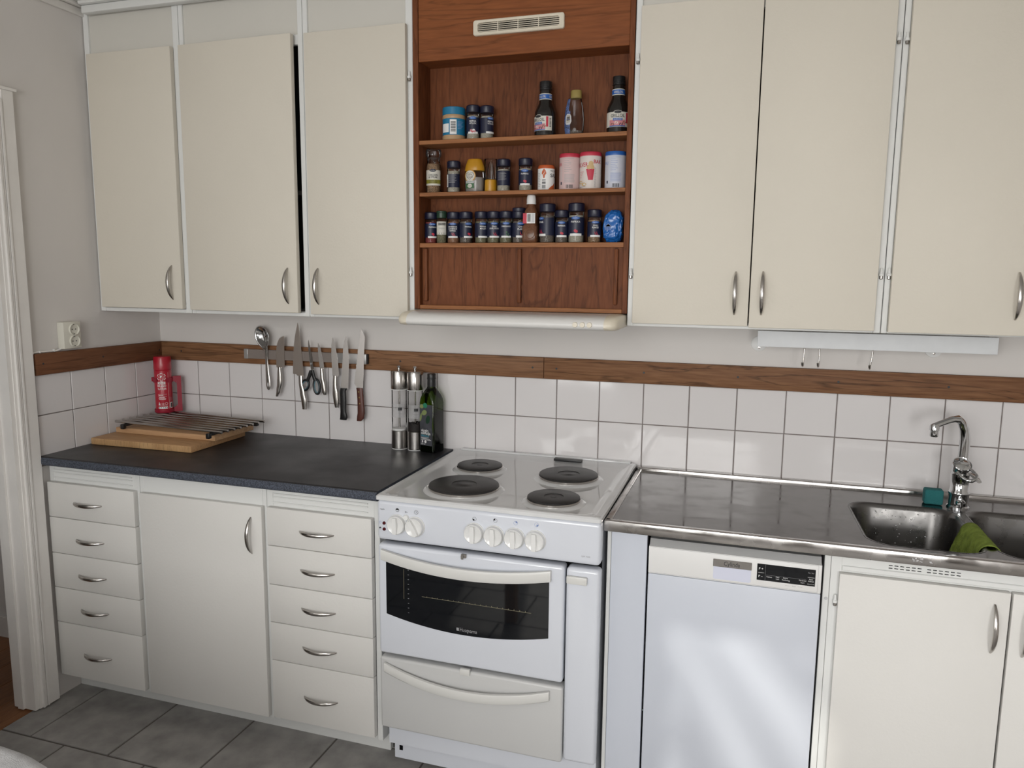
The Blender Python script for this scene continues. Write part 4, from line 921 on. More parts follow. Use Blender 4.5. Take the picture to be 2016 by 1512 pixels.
m = MB(); m.lathe((ex, ey, 0.9755), [(0, 0), (0.036, 0.0), (0.0372, 0.003), (0.0372, 0.013), (0.0350, 0.013), (0.0350, 0.0035), (0, 0.0035)], 36); part('tray', m, M['dred'], t)
m = MB(); m.lathe((ex, ey, 1.0985), [(0.0336, 0.0), (0.0372, 0.0), (0.0372, 0.018), (0.0336, 0.018), (0.0336, 0.0)], 40, a0=1.05, a1=2*PI+0.05, cap=False); part('clip_ring', m, M['dred'], t)
m = MB(); pu = Vector((0.74, 0.67)); fo = Vector((-0.2335, -0.0665)); nn = Vector((0.67, -0.74))
def FR_(u, z, d): return (fo.x + pu.x*u + nn.x*d, fo.y + pu.y*u + nn.y*d, z)
def fbox(u0, u1, z0, z1): m.prism([(u0, z0), (u1, z0), (u1, z1), (u0, z1)], lambda u, v, d: FR_(u, v, d-0.006), 0.012)
fbox(0.020, 0.0365, 0.9760, 1.1205); fbox(0.005, 0.020, 1.1005, 1.1205); fbox(0.005, 0.020, 0.9760, 0.9910)
m.prism([(0.020, 1.1005), (0.006, 1.1005), (0.014, 1.097), (0.018, 1.091)], lambda u, v, d: FR_(u, v, d-0.006), 0.012); m.prism([(0.020, 0.991), (0.018, 1.003), (0.013, 0.996), (0.004, 0.991)], lambda u, v, d: FR_(u, v, d-0.006), 0.012)
part('frame', m, M['dred'], t)
m = MB(); m.rbox(ex-0.0455, ex-0.030, ey-0.016, ey-0.006, 1.099, 1.117, 0.002, 1); part('lug', m, M['dred'], t)

# salt and pepper mills
def mill(x, y, label, pepper):
    z = 0.9003; t = thing('spice_mill', label, 'mill', (x, y, z), 'tall steel and acrylic mills'); r = 0.0300
    m = MB(); m.lathe((x, y, z), [(0.0, 0.0), (r-0.002, 0.0), (r-0.001, 0.0035)], 36, mi=1); m.lathe((x, y, z), [(r-0.001, 0.0035), (r, 0.005), (r, 0.0690), (r-0.0012, 0.070), (0, 0.070)], 36); part('base', m, [M['steel'], M['white']], t, ang=0.5)
    m = MB(); m.lathe((x, y, z), [(r-0.0022, 0.070), (r-0.0022, 0.222)], 36, cap=False); part('tube', m, M['acrylic'], t)
    m = MB(); m.lathe((x, y, z), [(0.0035, 0.070), (0.0035, 0.222)], 12); part('spindle', m, M['steel'], t)
    m = MB(); m.lathe((x, y, z), [(r-0.0005, 0.221), (r-0.0005, 0.224)], 36, mi=1, cap=False); m.lathe((x, y, z), [(0, 0.2235), (r, 0.2235), (r+0.0006, 0.226), (r+0.0006, 0.2855), (r-0.001, 0.2895), (r-0.004, 0.2910), (0, 0.2915)], 40); part('head', m, [M['steel'], M['white']], t, ang=0.5)
    m = MB(); m.lathe((x, y, z), [(0.003, 0.291), (0.003, 0.294), (0.0065, 0.296), (0.007, 0.299), (0.0045, 0.3005), (0.0045, 0.302), (0.0072, 0.3035), (0.0074, 0.306), (0.005, 0.308), (0, 0.3085)], 20); part('finial', m, M['chrome'], t)
    a0 = 0.50; f = cylf(x, y, r-0.0016, a0, z); g_ = cylf(x, y, r-0.0010, a0, z)
    m = MB(); m.patch(f, -0.032, 0.020, 0.1200, 0.1700, 14, 1, 0)
    m.patch(g_, -0.0065, 0.0085, 0.1465, 0.1575, 5, 1, 1)
    if not pepper: m.text('Sea', g_, 0.010, 0.001, 0.136, 'CENTER', 2); m.text('Salt', g_, 0.010, 0.001, 0.1275, 'CENTER', 2)
    else: m.text('Black', g_, 0.009, 0.001, 0.137, 'CENTER', 2); m.text('Pepper', g_, 0.009, 0.001, 0.1285, 'CENTER', 2)
    part('label', m, [M['frost'], M['ink'], M['grey']], t)
    if pepper:
        m = MB(); rr_ = random.Random(5); m.lathe((x, y, z), [(r-0.0035, 0.071), (r-0.0035, 0.099), (0, 0.100)], 24)
        for k in range(46):
            a = rr_.uniform(0, 2*PI); q = (r-0.006)*math.sqrt(rr_.random()); m.lathe((x+q*math.sin(a), y+q*math.cos(a), z+0.098+rr_.uniform(0, .004)), [(0, -0.0025), (0.0022, -0.001), (0.0022, 0.001), (0, 0.0025)], 6)
        part('peppercorns', m, M['pepper'], t, kind='stuff')
    else:
        m = MB(); m.lathe((x, y, z), [(r-0.0035, 0.0705), (r-0.0035, 0.0765), (0.012, 0.079), (0, 0.079)], 24); part('salt', m, M['white'], t)
mill(0.7835, -0.062, 'steel and acrylic mill without pepper, left of its twin', False)
mill(0.8475, -0.062, 'steel and acrylic mill holding black peppercorns, beside the green bottle', True)

# olive oil bottle (square section, turned)
bx_, by_, bz_ = 0.9125, -0.062, 0.9003
t = thing('oil_bottle', 'square dark green olive oil bottle next to the two mills', 'bottle', (bx_, by_, bz_)); ROT = math.radians(-14)
def sq(h, rad, z, n=6):
    P = rr(-h, h, -h, h, min(rad, h*0.999), n); c, s_ = math.cos(ROT), math.sin(ROT)
    return [(bx_ + x*c - y*s_, by_ + x*s_ + y*c, bz_ + z) for x, y in P]
def loft(rings, mi=0, caps=True):
    m = MB(); N = len(rings[0]); vs = [p for r_ in rings for p in r_]
    fs = [(k*N+i, k*N+(i+1)%N, (k+1)*N+(i+1)%N, (k+1)*N+i) for k in range(len(rings)-1) for i in range(N)]
    if caps: fs += [tuple(range(N)), tuple((len(rings)-1)*N+i for i in range(N))]
    return m.add(vs, fs, mi)
H = 0.0330
m = loft([sq(H-0.003, 0.006, 0.0), sq(H, 0.008, 0.003), sq(H, 0.008, 0.180), sq(H*0.985, 0.012, 0.195), sq(H*0.90, 0.018, 0.210), sq(H*0.72, 0.02, 0.223), sq(0.0175, 0.0174, 0.233), sq(0.0150, 0.0149, 0.240), sq(0.0142, 0.0141, 0.262)]); part('glass', m, M['greenglass'], t, ang=0.8)
m = loft([sq(H-0.004, 0.006, 0.002), sq(H-0.0025, 0.008, 0.006), sq(H-0.0025, 0.008, 0.150), sq(H-0.003, 0.008, 0.151)]); part('oil', m, M['oil'], t, ang=0.8)
m = MB(); m.lathe((bx_, by_, bz_), [(0.0155, 0.238), (0.0158, 0.242), (0.0152, 0.264), (0.0165, 0.265), (0.0165, 0.270), (0.0155, 0.271), (0.0155, 0.283), (0.0145, 0.285), (0, 0.285)], 24); part('cap', m, M['black'], t)
cR, sR = math.cos(ROT), math.sin(ROT)
def OL(d): return lambda u, v: (bx_ + u*cR + (H+d)*sR, by_ + u*sR - (H+d)*cR, bz_ + v)
m = MB(); f = OL(0.0004); g_ = OL(0.0007); h_ = OL(0.0010)
m.patch(f, -0.0275, 0.0265, 0.026, 0.176, 2, 1, 0)
def ell(fn, cx, cy, a, b, th, mi):
    c, s_ = math.cos(th), math.sin(th)
    m.wpoly([(cx + a*math.cos(q)*c - b*math.sin(q)*s_, cy + a*math.cos(q)*s_ + b*math.sin(q)*c) for q in [2*PI*k/18 for k in range(18)]], fn, mi)
ell(g_, -0.0190, 0.1680, 0.009, 0.0075, 0.2, 1); ell(g_, -0.008, 0.146, 0.012, 0.009, 0.5, 1); ell(g_, 0.008, 0.122, 0.016, 0.009, 1.3, 2); ell(g_, -0.0235, 0.128, 0.015, 0.004, 1.4, 1)
ell(h_, -0.0035, 0.1725, 0.0095, 0.0095, 0, 3)
m.text('virgin', h_, 0.0150, -0.0225, 0.0765, 'LEFT', 4, bold=0.012); m.text('olivolja', h_, 0.0150, -0.0225, 0.0665, 'LEFT', 4, bold=0.012); m.text('classico', h_, 0.0120, -0.0225, 0.0585, 'LEFT', 5, bold=0.008)
for k in range(3): m.patch(h_, -0.0225, 0.012+0.005*k, 0.0545-0.0042*k, 0.0558-0.0042*k, 1, 1, 4)
ell(h_, -0.016, 0.0400, 0.003, 0.0048, 0, 4); ell(h_, -0.003, 0.0400, 0.005, 0.005, 0, 4); m.text('500 ml', h_, 0.0070, -0.0225, 0.0290, 'LEFT', 4)
part('label', m, [M['slatelabel'], M['olive'], M['dgreen'], mat('green_seal', (0.02, 0.20, 0.11), 0.5), M['white'], mat('teal_print', (0.06, 0.32, 0.42), 0.5)], t)

# ================================================================== KNIFE RAIL
t = thing('knife_rail', 'grey magnetic knife rail screwed to the brown oak strip', 'rail', (0.36, -0.02, 1.222))
m = MB(); m.rbox(0.0985, 0.628, -0.0330, -0.0185, 1.2035, 1.2405, 0.001, 1); part('bar', m, M['railbar'], t)
m = MB(); m.rbox(0.0950, 0.1135, -0.0340, -0.0185, 1.2025, 1.2415, 0.002, 2); part('end_piece', m, M['railend'], t)
m = MB(); m.rbox(0.5100, 0.6345, -0.0336, -0.0185, 1.2025, 1.2415, 0.002, 2); part('end_piece', m, M['railend'], t); m = MB(); m.rbox(0.6335, 0.6395, -0.031, -0.0185, 1.203, 1.241, 0.002, 1); part('end_cap', m, M['black'], t)
YK = -0.0345
def blade_mb(pts, y0=YK, th=0.0018): m = MB(); m.prism(pts, lambda u, v, d: (u, y0-d, v), th); return m
def grip(path, ws, th=0.0075, y=-0.0375, pw=0.8):
    n = len(path); N = 16; P = []; W = []
    for k in range(N+1):
        q = (n-1)*k/N; i = min(int(q), n-2); fr = q-i; fr2 = fr*fr*(3-2*fr)
        P.append((path[i][0] + (path[i+1][0]-path[i][0])*fr2, y, path[i][1] + (path[i+1][1]-path[i][1])*fr)); W.append((ws[i] + (ws[i+1]-ws[i])*fr2)/2)
    th_ = [th*min(1, 0.55+0.45*math.sin(PI*min(max(k/N, 0.04), 0.96))**0.5) for k in range(N+1)]
    m = MB(); m.sweep(P, (1,0,0), (0,1,0), W, th_, 14, pw=pw); return m
def knife(label, pts, hp, hw, hm, bm_, rivets=None, dots=False, notch=None):
    t = thing('kitchen_knife', label, 'knife', (pts[0][0], YK, 1.20))
    part('blade', blade_mb(pts), bm_, t); h = part('handle', grip(hp, hw), hm, t, ang=1.0)
    if rivets:
        for x, z in rivets: m = MB(); m.lathe((x, -0.0447, z), [(0, -0.0012), (0.0026, -0.0008), (0.003, 0.001)], 10, 'y'); part('rivet', m, M['gold'], h)
    return t
knife('short santoku-style steel knife next to the serving spoon', [(0.2826, 1.298), (0.270, 1.2935), (0.2600, 1.285), (0.2525, 1.271), (0.2475, 1.250), (0.2456, 1.225), (0.2450, 1.1745), (0.2475, 1.1735), (0.268, 1.1735), (0.2735, 1.1785), (0.2825, 1.1785)],
      [(0.2595, 1.176), (0.2600, 1.150), (0.2590, 1.115), (0.2520, 1.080), (0.2445, 1.060)], [0.013, 0.019, 0.0225, 0.018, 0.009], M['nickel'], M['reflectblade'])
knife('longest steel chef knife with a broad blade, on the knife rail', [(0.3456, 1.351), (0.3385, 1.325), (0.3315, 1.295), (0.3260, 1.262), (0.3225, 1.225), (0.3200, 1.190), (0.3187, 1.1525), (0.3335, 1.1520), (0.3375, 1.1460), (0.3660, 1.1450), (0.3625, 1.200), (0.3588, 1.2400), (0.3530, 1.295), (0.3490, 1.335)],
      [(0.3530, 1.148), (0.3545, 1.120), (0.3605, 1.085), (0.3665, 1.045), (0.3668, 1.0165)], [0.017, 0.0185, 0.0235, 0.0245, 0.0185], M['nickel'], M['reflectblade'])
knife('small paring knife with a steel handle, right of the scissors', [(0.4319, 1.2776), (0.4312, 1.255), (0.4330, 1.225), (0.4360, 1.195), (0.4385, 1.1785), (0.4570, 1.1785), (0.4540, 1.205), (0.4470, 1.240), (0.4390, 1.266)],
      [(0.4465, 1.180), (0.4480, 1.150), (0.4535, 1.115), (0.4565, 1.090), (0.4580, 1.078)], [0.012, 0.0150, 0.0185, 0.0175, 0.011], M['nickel'], M['blade'])
knife('steel-handled utility knife left of the black-handled knife', [(0.4955, 1.2994), (0.4905, 1.270), (0.4890, 1.230), (0.4900, 1.200), (0.4918, 1.1530), (0.5170, 1.1530), (0.5205, 1.1585), (0.5175, 1.200), (0.5130, 1.235), (0.5065, 1.268), (0.5000, 1.290)],
      [(0.5040, 1.1545), (0.5030, 1.120), (0.5050, 1.085), (0.5075, 1.055), (0.5085, 1.032)], [0.0155, 0.0180, 0.0250, 0.0235, 0.0150], M['nickel'], M['blade'])
knife('black-handled kitchen knife with a straight blade', [(0.5524, 1.3055), (0.5450, 1.285), (0.5400, 1.260), (0.5370, 1.220), (0.5320, 1.165), (0.5265, 1.1080), (0.5575, 1.1060), (0.5610, 1.160), (0.5640, 1.2055), (0.5625, 1.245), (0.5590, 1.275)],
      [(0.5400, 1.1085), (0.5365, 1.095), (0.5375, 1.060), (0.5365, 1.020), (0.5380, 0.997), (0.5350, 0.9865)], [0.028, 0.0245, 0.0245, 0.0240, 0.0310, 0.0290], M['black'], M['blade'])
wav = [(0.6010 - 0.0175*k/9, 1.2489 - 0.1184*k/9) for k in range(10)]
pts = [(0.6167, 1.3366), (0.6125, 1.312), (0.6060, 1.278)]
for k in range(9):
    a, b = Vector(wav[k]), Vector(wav[k+1]); pts += [tuple(a), tuple(a + (b-a)*0.5 + Vector((0.0022, 0)))]
pts += [(0.5835, 1.1305), (0.5900, 1.121), (0.5985, 1.112), (0.6200, 1.1120), (0.6245, 1.170), (0.6275, 1.230), (0.6305, 1.290), (0.6318, 1.306), (0.6260, 1.322)]
knife('serrated bread knife with a riveted brown wooden handle', pts, [(0.6070, 1.1130), (0.6090, 1.100), (0.6115, 1.060), (0.6130, 1.020), (0.6090, 0.9980), (0.6030, 0.9860)], [0.027, 0.0250, 0.0270, 0.0300, 0.0295, 0.0190], M['maple'], M['blade'], [(0.6070, 1.0985), (0.6095, 1.0775), (0.6110, 1.0545)])
# scissors
t = thing('scissors', 'scissors with black and teal grips hung on the knife rail', 'scissors', (0.40, YK, 1.19))
part('blade', blade_mb([(0.3912, 1.2874), (0.3885, 1.272), (0.3905, 1.240), (0.3935, 1.205), (0.3975, 1.176), (0.4070, 1.170), (0.4090, 1.190), (0.4040, 1.215), (0.3985, 1.245), (0.3940, 1.272)]), M['blade'], t)
part('blade', blade_mb([(0.3930, 1.2850), (0.3915, 1.250), (0.3960, 1.205), (0.4010, 1.172), (0.4125, 1.174), (0.4075, 1.205), (0.4015, 1.240), (0.3960, 1.270)], YK-0.002), M['steel'], t)
m = MB(); m.lathe((0.4013, YK-0.0040, 1.1960), [(0, -0.0018), (0.0032, -0.0015), (0.0038, 0.001)], 12, 'y'); part('pivot', m, M['grey'], t)
def loop(cx, cz, rx, rz, th, n=28):
    c, s_ = math.cos(th), math.sin(th); return [(cx + rx*math.cos(q)*c - rz*math.sin(q)*s_, -0.0385, cz + rx*math.cos(q)*s_ + rz*math.sin(q)*c) for q in [2*PI*k/n for k in range(n)]]
for cx, cz, rx, rz, th, top in ((0.3735, 1.1115, 0.0155, 0.0215, -0.45, (0.4000, 1.1700)), (0.4240, 1.1085, 0.0135, 0.0290, 0.08, (0.4055, 1.1715))):
    m = MB(); m.tube(loop(cx, cz, rx, rz, th), 0.0044, 8, closed=True)
    tz = cz + rz*0.75; txx = cx + (0.010 if cx < 0.4 else -0.006)
    m.sweep([(top[0], -0.0385, top[1]), ((top[0]*0.6+txx*0.4), -0.0385, top[1]-0.02), (txx, -0.0385, tz)], (1,0,0), (0,1,0), [0.0062, 0.0072, 0.0080], 0.0050, 10, pw=0.7); h = part('grip', m, M['black'], t, ang=1.2)
    m = MB(); m.tube(loop(cx, cz, rx-0.0035, rz-0.0035, th), 0.0030, 6, closed=True); part('grip_lining', m, M['teal'], h, ang=1.2)
# serving spoon
t = thing('serving_spoon', 'shiny steel serving spoon at the left end of the knife rail', 'spoon', (0.20, YK, 1.2))
m = MB(); ax = Vector((0.30, -1.0)).normalized(); sd = Vector((-ax.y, ax.x)); cx, cz = 0.1895, 1.2920; vs = []; fs = []
NR, NA = 8, 28
for i in range(NR+1):
    q = i/NR
    for j in range(NA):
        a = 2*PI*j/NA; l = 0.0445*math.cos(a)*(1.0 if math.cos(a) < 0 else 1.12); s2 = 0.0315*math.sin(a)*(1.0 - (0.25*math.cos(a) if math.cos(a) > 0 else 0.0))
        vs.append((cx + (ax.x*l + sd.x*s2)*q, -0.0455 + 0.0165*(1-q*q), cz + (ax.y*l + sd.y*s2)*q))
for i in range(NR):
    for j in range(NA): k = (j+1) % NA; fs.append((i*NA+j, i*NA+k, (i+1)*NA+k, (i+1)*NA+j))
m.add(vs, fs); o = part('bowl', m, M['chrome'], t, ang=3.0); sm = o.modifiers.new('thick', 'SOLIDIFY'); sm.thickness = 0.0012
m = MB(); hp = [(0.2010, -0.0440, 1.2560), (0.2025, -0.0420, 1.240), (0.2015, -0.0385, 1.218), (0.2010, -0.0360, 1.195), (0.2020, -0.0365, 1.160), (0.2045, -0.0375, 1.125), (0.2060, -0.0380, 1.100), (0.2068, -0.0380, 1.0875), (0.2070, -0.0380, 1.0840)]
m.sweep(hp, (1,0,0), (0,1,0), [0.0120, 0.0085, 0.0062, 0.0060, 0.0072, 0.0092, 0.0098, 0.0070, 0.0030], [0.0016]*9, 10, pw=0.8); h = part('handle', m, M['nickel'], t, ang=1.0)
m = MB(); m.prism([(0.2058 + 0.0028*math.cos(q), 1.1045 + 0.0085*math.sin(q)) for q in [2*PI*k/16 for k in range(16)]], lambda u, v, d: (u, -0.0398+d, v), 0.0005); part('hanging_hole', m, M['lgrey'], h)

# ================================================================== WALL SOCKET, CABLE, TOWEL RAIL
t = thing('wall_socket', 'cream double wall socket on the left wall above the oak strip', 'socket', (XL, -0.455, 1.31))
m = MB(); m.rbox(XL+0.0002, -0.3055, -0.4920, -0.4190, 1.2640, 1.3590, 0.003, 2); part('housing', m, M['socket'], t)
for z in (1.3325, 1.2905):
    m = MB(); m.lathe((-0.3055, -0.4490, z), [(0.0215, 0.0), (0.0210, 0.0050), (0.0195, 0.0058), (0.0185, 0.0045), (0.0178, 0.0005), (0.0, 0.0005)], 28, 'x'); f = part('outlet', m, M['socket'], t)
    m = MB()
    for dy in (0.0095, -0.0095): m.lathe((-0.3048, -0.4490+dy*0.75, z+dy*0.0), [(0.0020, 0.0), (0.0020, 0.0003), (0, 0.0003)], 10, 'x')
    for dz in (0.0165, -0.0165): m.rbox(-0.3052, -0.3030, -0.4505, -0.4475, z+dz-0.0012, z+dz+0.0012, 0.0003, 1)
    part('contact', m, M['ink'], f)
cb_ = MB(); cb_.tube([(XL+0.012, -0.482, 1.2690), (XL+0.010, -0.492, 1.2640), (XL+0.008, -0.505, 1.2600), (XL+0.006, -0.53, 1.2600), (XL+0.006, -0.575, 1.2605), (XL+0.006, -0.594, 1.2600), (XL+0.006, -0.6015, 1.2540), (XL+0.006, -0.6035, 1.240), (XL+0.006, -0.6035, 1.18), (XL+0.006, -0.6035, 0.915)], 0.0032, 8)
o = tag(part('cable', cb_, M['trim'], ang=1.2), 'white cable running from the wall socket along the oak strip', 'cable')
for y in (-0.515, -0.572): m = MB(); m.rbox(XL+0.001, XL+0.011, y-0.003, y+0.003, 1.2568, 1.2655, 0.001, 1); part('cable_clip', m, M['white'], o)
t = thing('hanging_rail', 'white metal hook rail on the wall under the right wall cabinets', 'rail', (2.35, -0.05, 1.35))
m = MB(); m.rbox(2.0235, 2.6740, -0.1010, -0.0985, 1.3280, 1.3765, 0.0006, 1); m.box(2.0235, 2.6740, -0.0985, -0.070, 1.3745, 1.3765); m.box(2.0235, 2.6740, -0.0985, -0.086, 1.3280, 1.3300); part('channel', m, M['rail'], t)
for x in (2.0295, 2.5310):
    m = MB(); m.lathe((x, 0, 1.3290), [(0.0, -0.006), (0.020, -0.006), (0.0240, -0.004), (0.0248, 0.0)], 28, 'y'); d = part('wall_disc', m, M['white'], t)
    m = MB(); m.lathe((x+0.001, -0.006, 1.3165), [(0.0, -0.0025), (0.0035, -0.002), (0.0042, 0.0)], 12, 'y'); part('screw', m, M['nickel'], d)
    m = MB(); m.rbox(x-0.006, x+0.006, -0.0985, -0.006, 1.336, 1.348, 0.001, 1); part('arm', m, M['rail'], t)
for k, (xa, xb) in enumerate(((2.1610, 2.1600), (2.2045, 2.2042), (2.3520, 2.3470))):
    m = MB(); m.tube([(xa+0.0005, -0.0885, 1.3330), (xa, -0.0935, 1.3330), (xa, -0.0950, 1.3250), ((xa+xb)/2, -0.0952, 1.300), (xb, -0.0955, 1.2790), (xb-0.0005, -0.0985, 1.2730), (xb-0.002, -0.1040, 1.2725), (xb-0.0035, -0.1080, 1.2770), (xb-0.0040, -0.1095, 1.2840)], [0.0022]*7+[0.0026, 0.0030], 8)
    o = tag(part('hook', m, M['nickel'], ang=1.2), ['leftmost of the three small hooks under the white rail', 'middle of the three small hooks, close beside the leftmost one', 'tilted small hook set apart to the right under the white rail'][k], 'hook', 'hooks on the white rail')

# ================================================================== ON THE SPICE SHELF
Z1, Z2, Z3 = 1.9543, 1.7953, 1.6378
def pic_pepper(m, fn, cx, cz, s_, mi):
    for dx, dz, r in ((-0.25, 0.1, 0.55), (0.25, -0.15, 0.62)):
        m.wpoly([(cx + s_*(dx + r*math.cos(q)), cz + s_*(dz + r*math.sin(q))) for q in [2*PI*k/12 for k in range(12)]], fn, mi)
def pic_chili(m, fn, cx, cz, s_, mi):
    for a in (-0.5, 0.25): m.add([fn(cx + s_*(a+0.0), cz + s_*0.9), fn(cx + s_*(a+0.25), cz), fn(cx + s_*(a+0.9), cz - s_*0.6), fn(cx + s_*(a+0.35), cz - s_*0.45), fn(cx + s_*(a-0.1), cz + s_*0.1)], [(0,1,2,3,4)], mi)
def spice(x, z, label, body, a0=0.3, title=None, pic=None, r=0.0212, h=0.0985, caph=0.0205, y=-0.254, logo=True, lines=0, group='navy-lidded spice jars', tall=0.0, lcol='navyl', cover=2.0, white=True, back=False):
    t = thing('spice_jar', label, 'jar', (x, y, z), group); s_ = h/0.0985
    hb = h - caph - tall
    m = MB(); pf = [(r*0.86, 0.0), (r*0.97, 0.0015), (r, 0.005), (r, 0.010), (r*0.955, hb*0.5), (r*0.955, hb*0.74), (r*0.99, hb*0.92), (r*0.93, hb)]
    m.lathe((x, y, z), pf, 28, cap=False); part('jar', m, M['glass'], t)
    fill = hb*0.86
    m = MB(); m.lathe((x, y, z), [(r*0.90, 0.0015), (r*0.945, 0.006), (r*0.90, hb*0.5), (r*0.90, fill), (0, fill+0.001)], 24); part('contents', m, M[body], t)
    m = MB(); zc = hb - 0.001
    m.lathe((x, y, z), [(r*0.99, zc), (r*1.02, zc+0.001), (r*1.02, zc+caph*0.92), (r*0.96, zc+caph+tall*0.0)] + ([(r*0.96, zc+caph), (r*1.0, zc+caph+0.001), (r*1.0, h-0.002)] if tall else []) + [(r*0.9, h), (0, h)], 28); part('cap', m, M['navy'], t)
    f = cylf(x, y, r*1.006, a0, z); g_ = cylf(x, y, r*1.018, a0, z); m = MB()
    lb, lt = hb*0.235, hb*0.80; W = r*cover
    if back: m.patch(f, -W, W*0.55, lb*0.9, lt*0.93, 14, 1, 0)
    else:
        m.patch(f, -W, W, lb, lt, 16, 1, 0)
        if white: m.patch(g_, -r*0.75, r*0.8, lb*0.92, lb+0.0042*s_, 10, 1, 1)
    if logo and not back:
        m.wpoly([(r*0.55*math.cos(q), lt - 0.002*s_ + 0.0036*s_*math.sin(q)) for q in [2*PI*k/18 for k in range(18)]], g_, 2)
        m.text('Santa Maria', cylf(x, y, r*1.024, a0, z), 0.0030*s_, 0, lt-0.003*s_, 'CENTER', 1, maxw=r*0.9)
    if title and not back:
        for k, tt in enumerate(title.split('|')): m.text(tt, g_, 0.0064*s_, 0, lt-0.0135*s_-0.0062*s_*k, 'CENTER', 1, bold=0.01, maxw=r*1.45)
    if pic == 'pepper': pic_pepper(m, g_, 0.001, lb+0.0105*s_, 0.0062*s_, 3)
    if pic == 'chili': pic_chili(m, g_, 0.002, lb+0.0090*s_, 0.0075*s_, 3)
    if pic == 'herb':
        for k in range(9): q = random.uniform(0, 6.28); m.wpoly([(0.004 + 0.004*math.cos(k*2.1) + 0.0022*math.cos(w2), lb + 0.010 + 0.006*math.sin(k*1.7) + 0.0016*math.sin(w2)) for w2 in [2*PI*i/6 for i in range(6)]], g_, 4)
    if pic == 'garlic':
        for dx, dz, mi in ((-0.005, 0.008, 5), (0.003, 0.009, 1), (0.006, 0.0055, 5), (-0.001, 0.005, 3)): m.wpoly([(dx + 0.0042*math.cos(q), lb + dz + 0.0036*math.sin(q)) for q in [2*PI*k/12 for k in range(12)]], g_, mi)
    if lines:
        for k in range(lines): m.patch(g_, -r*0.85, r*0.35 + 0.003*math.sin(k*2.3), lt-0.006-0.0032*k, lt-0.0052-0.0032*k, 5, 1, 6)
    if back: m.patch(g_, -r*1.45, -r*0.9, lb, lt*0.9, 4, 1, 1); [m.patch(cylf(x, y, r*1.024, a0, z), -r*1.35, -r*1.0, lb+0.003+0.0026*k, lb+0.0042+0.0026*k, 3, 1, 6) for k in range(8)]
    part('label', m, [M[lcol], M['white'], M['blue'], M['redp'], M['greenp'], M['pinkp'], M['grey']], t)
    return t
# --- top shelf
x, y, r = 1.0764, -0.250, 0.0365
t = thing('peanut_butter_jar', 'peanut butter jar with bright blue lid on the top shelf', 'jar', (x, y, Z1))
m = MB(); m.lathe((x, y, Z1), [(r*0.92, 0), (r, 0.004), (r, 0.014), (r*0.985, 0.016), (r*0.985, 0.068), (r, 0.070), (r, 0.074), (r*0.93, 0.081)], 36); part('jar', m, M['tan'], t)
m = MB(); m.lathe((x, y, Z1), [(r*0.95, 0.0775), (r*1.0, 0.079), (r*1.0, 0.099), (r*0.96, 0.101), (0, 0.101)], 36); part('lid', m, M['cyan'], t)
f = cylf(x, y, r*0.995, 0.35, Z1); g_ = cylf(x, y, r*1.003, 0.35, Z1); m = MB(); m.patch(f, -0.05, 0.055, 0.016, 0.066, 20, 1, 0)
m.patch(g_, -0.0125, 0.009, 0.018, 0.062, 5, 1, 1); m.patch(g_, -0.044, -0.016, 0.024, 0.050, 6, 1, 1)
for k in range(12): m.patch(cylf(x, y, r*1.01, 0.35, Z1), -0.0095, 0.006, 0.0245+0.0027*k, 0.0245+0.0027*k+(0.0018 if k % 3 else 0.0010), 3, 1, 2)
for k in range(6): m.patch(g_, 0.0125, 0.034-0.004*(k % 3), 0.055-0.004*k, 0.0562-0.004*k, 4, 1, 3)
part('label', m, [M['cyan'], M['white'], M['ink'], M['sky']], t)
spice(1.1423, Z1, 'navy-lidded garlic spice jar touching the peanut butter jar\'s right neighbour, top shelf', 'greypow', 0.28, 'PEPPAR|VITLÖK', 'garlic', h=0.105)
bpy.context.scene.objects['spice_jar']['label'] = 'spice jar with garlic picture right of the peanut butter jar'
spice(1.1865, Z1, 'spice jar with its plain label turned aside, rightmost left-hand jar on the top shelf', 'greypow', 0.95, 'PEPPAR|VITLÖK', None, h=0.1015, y=-0.25)
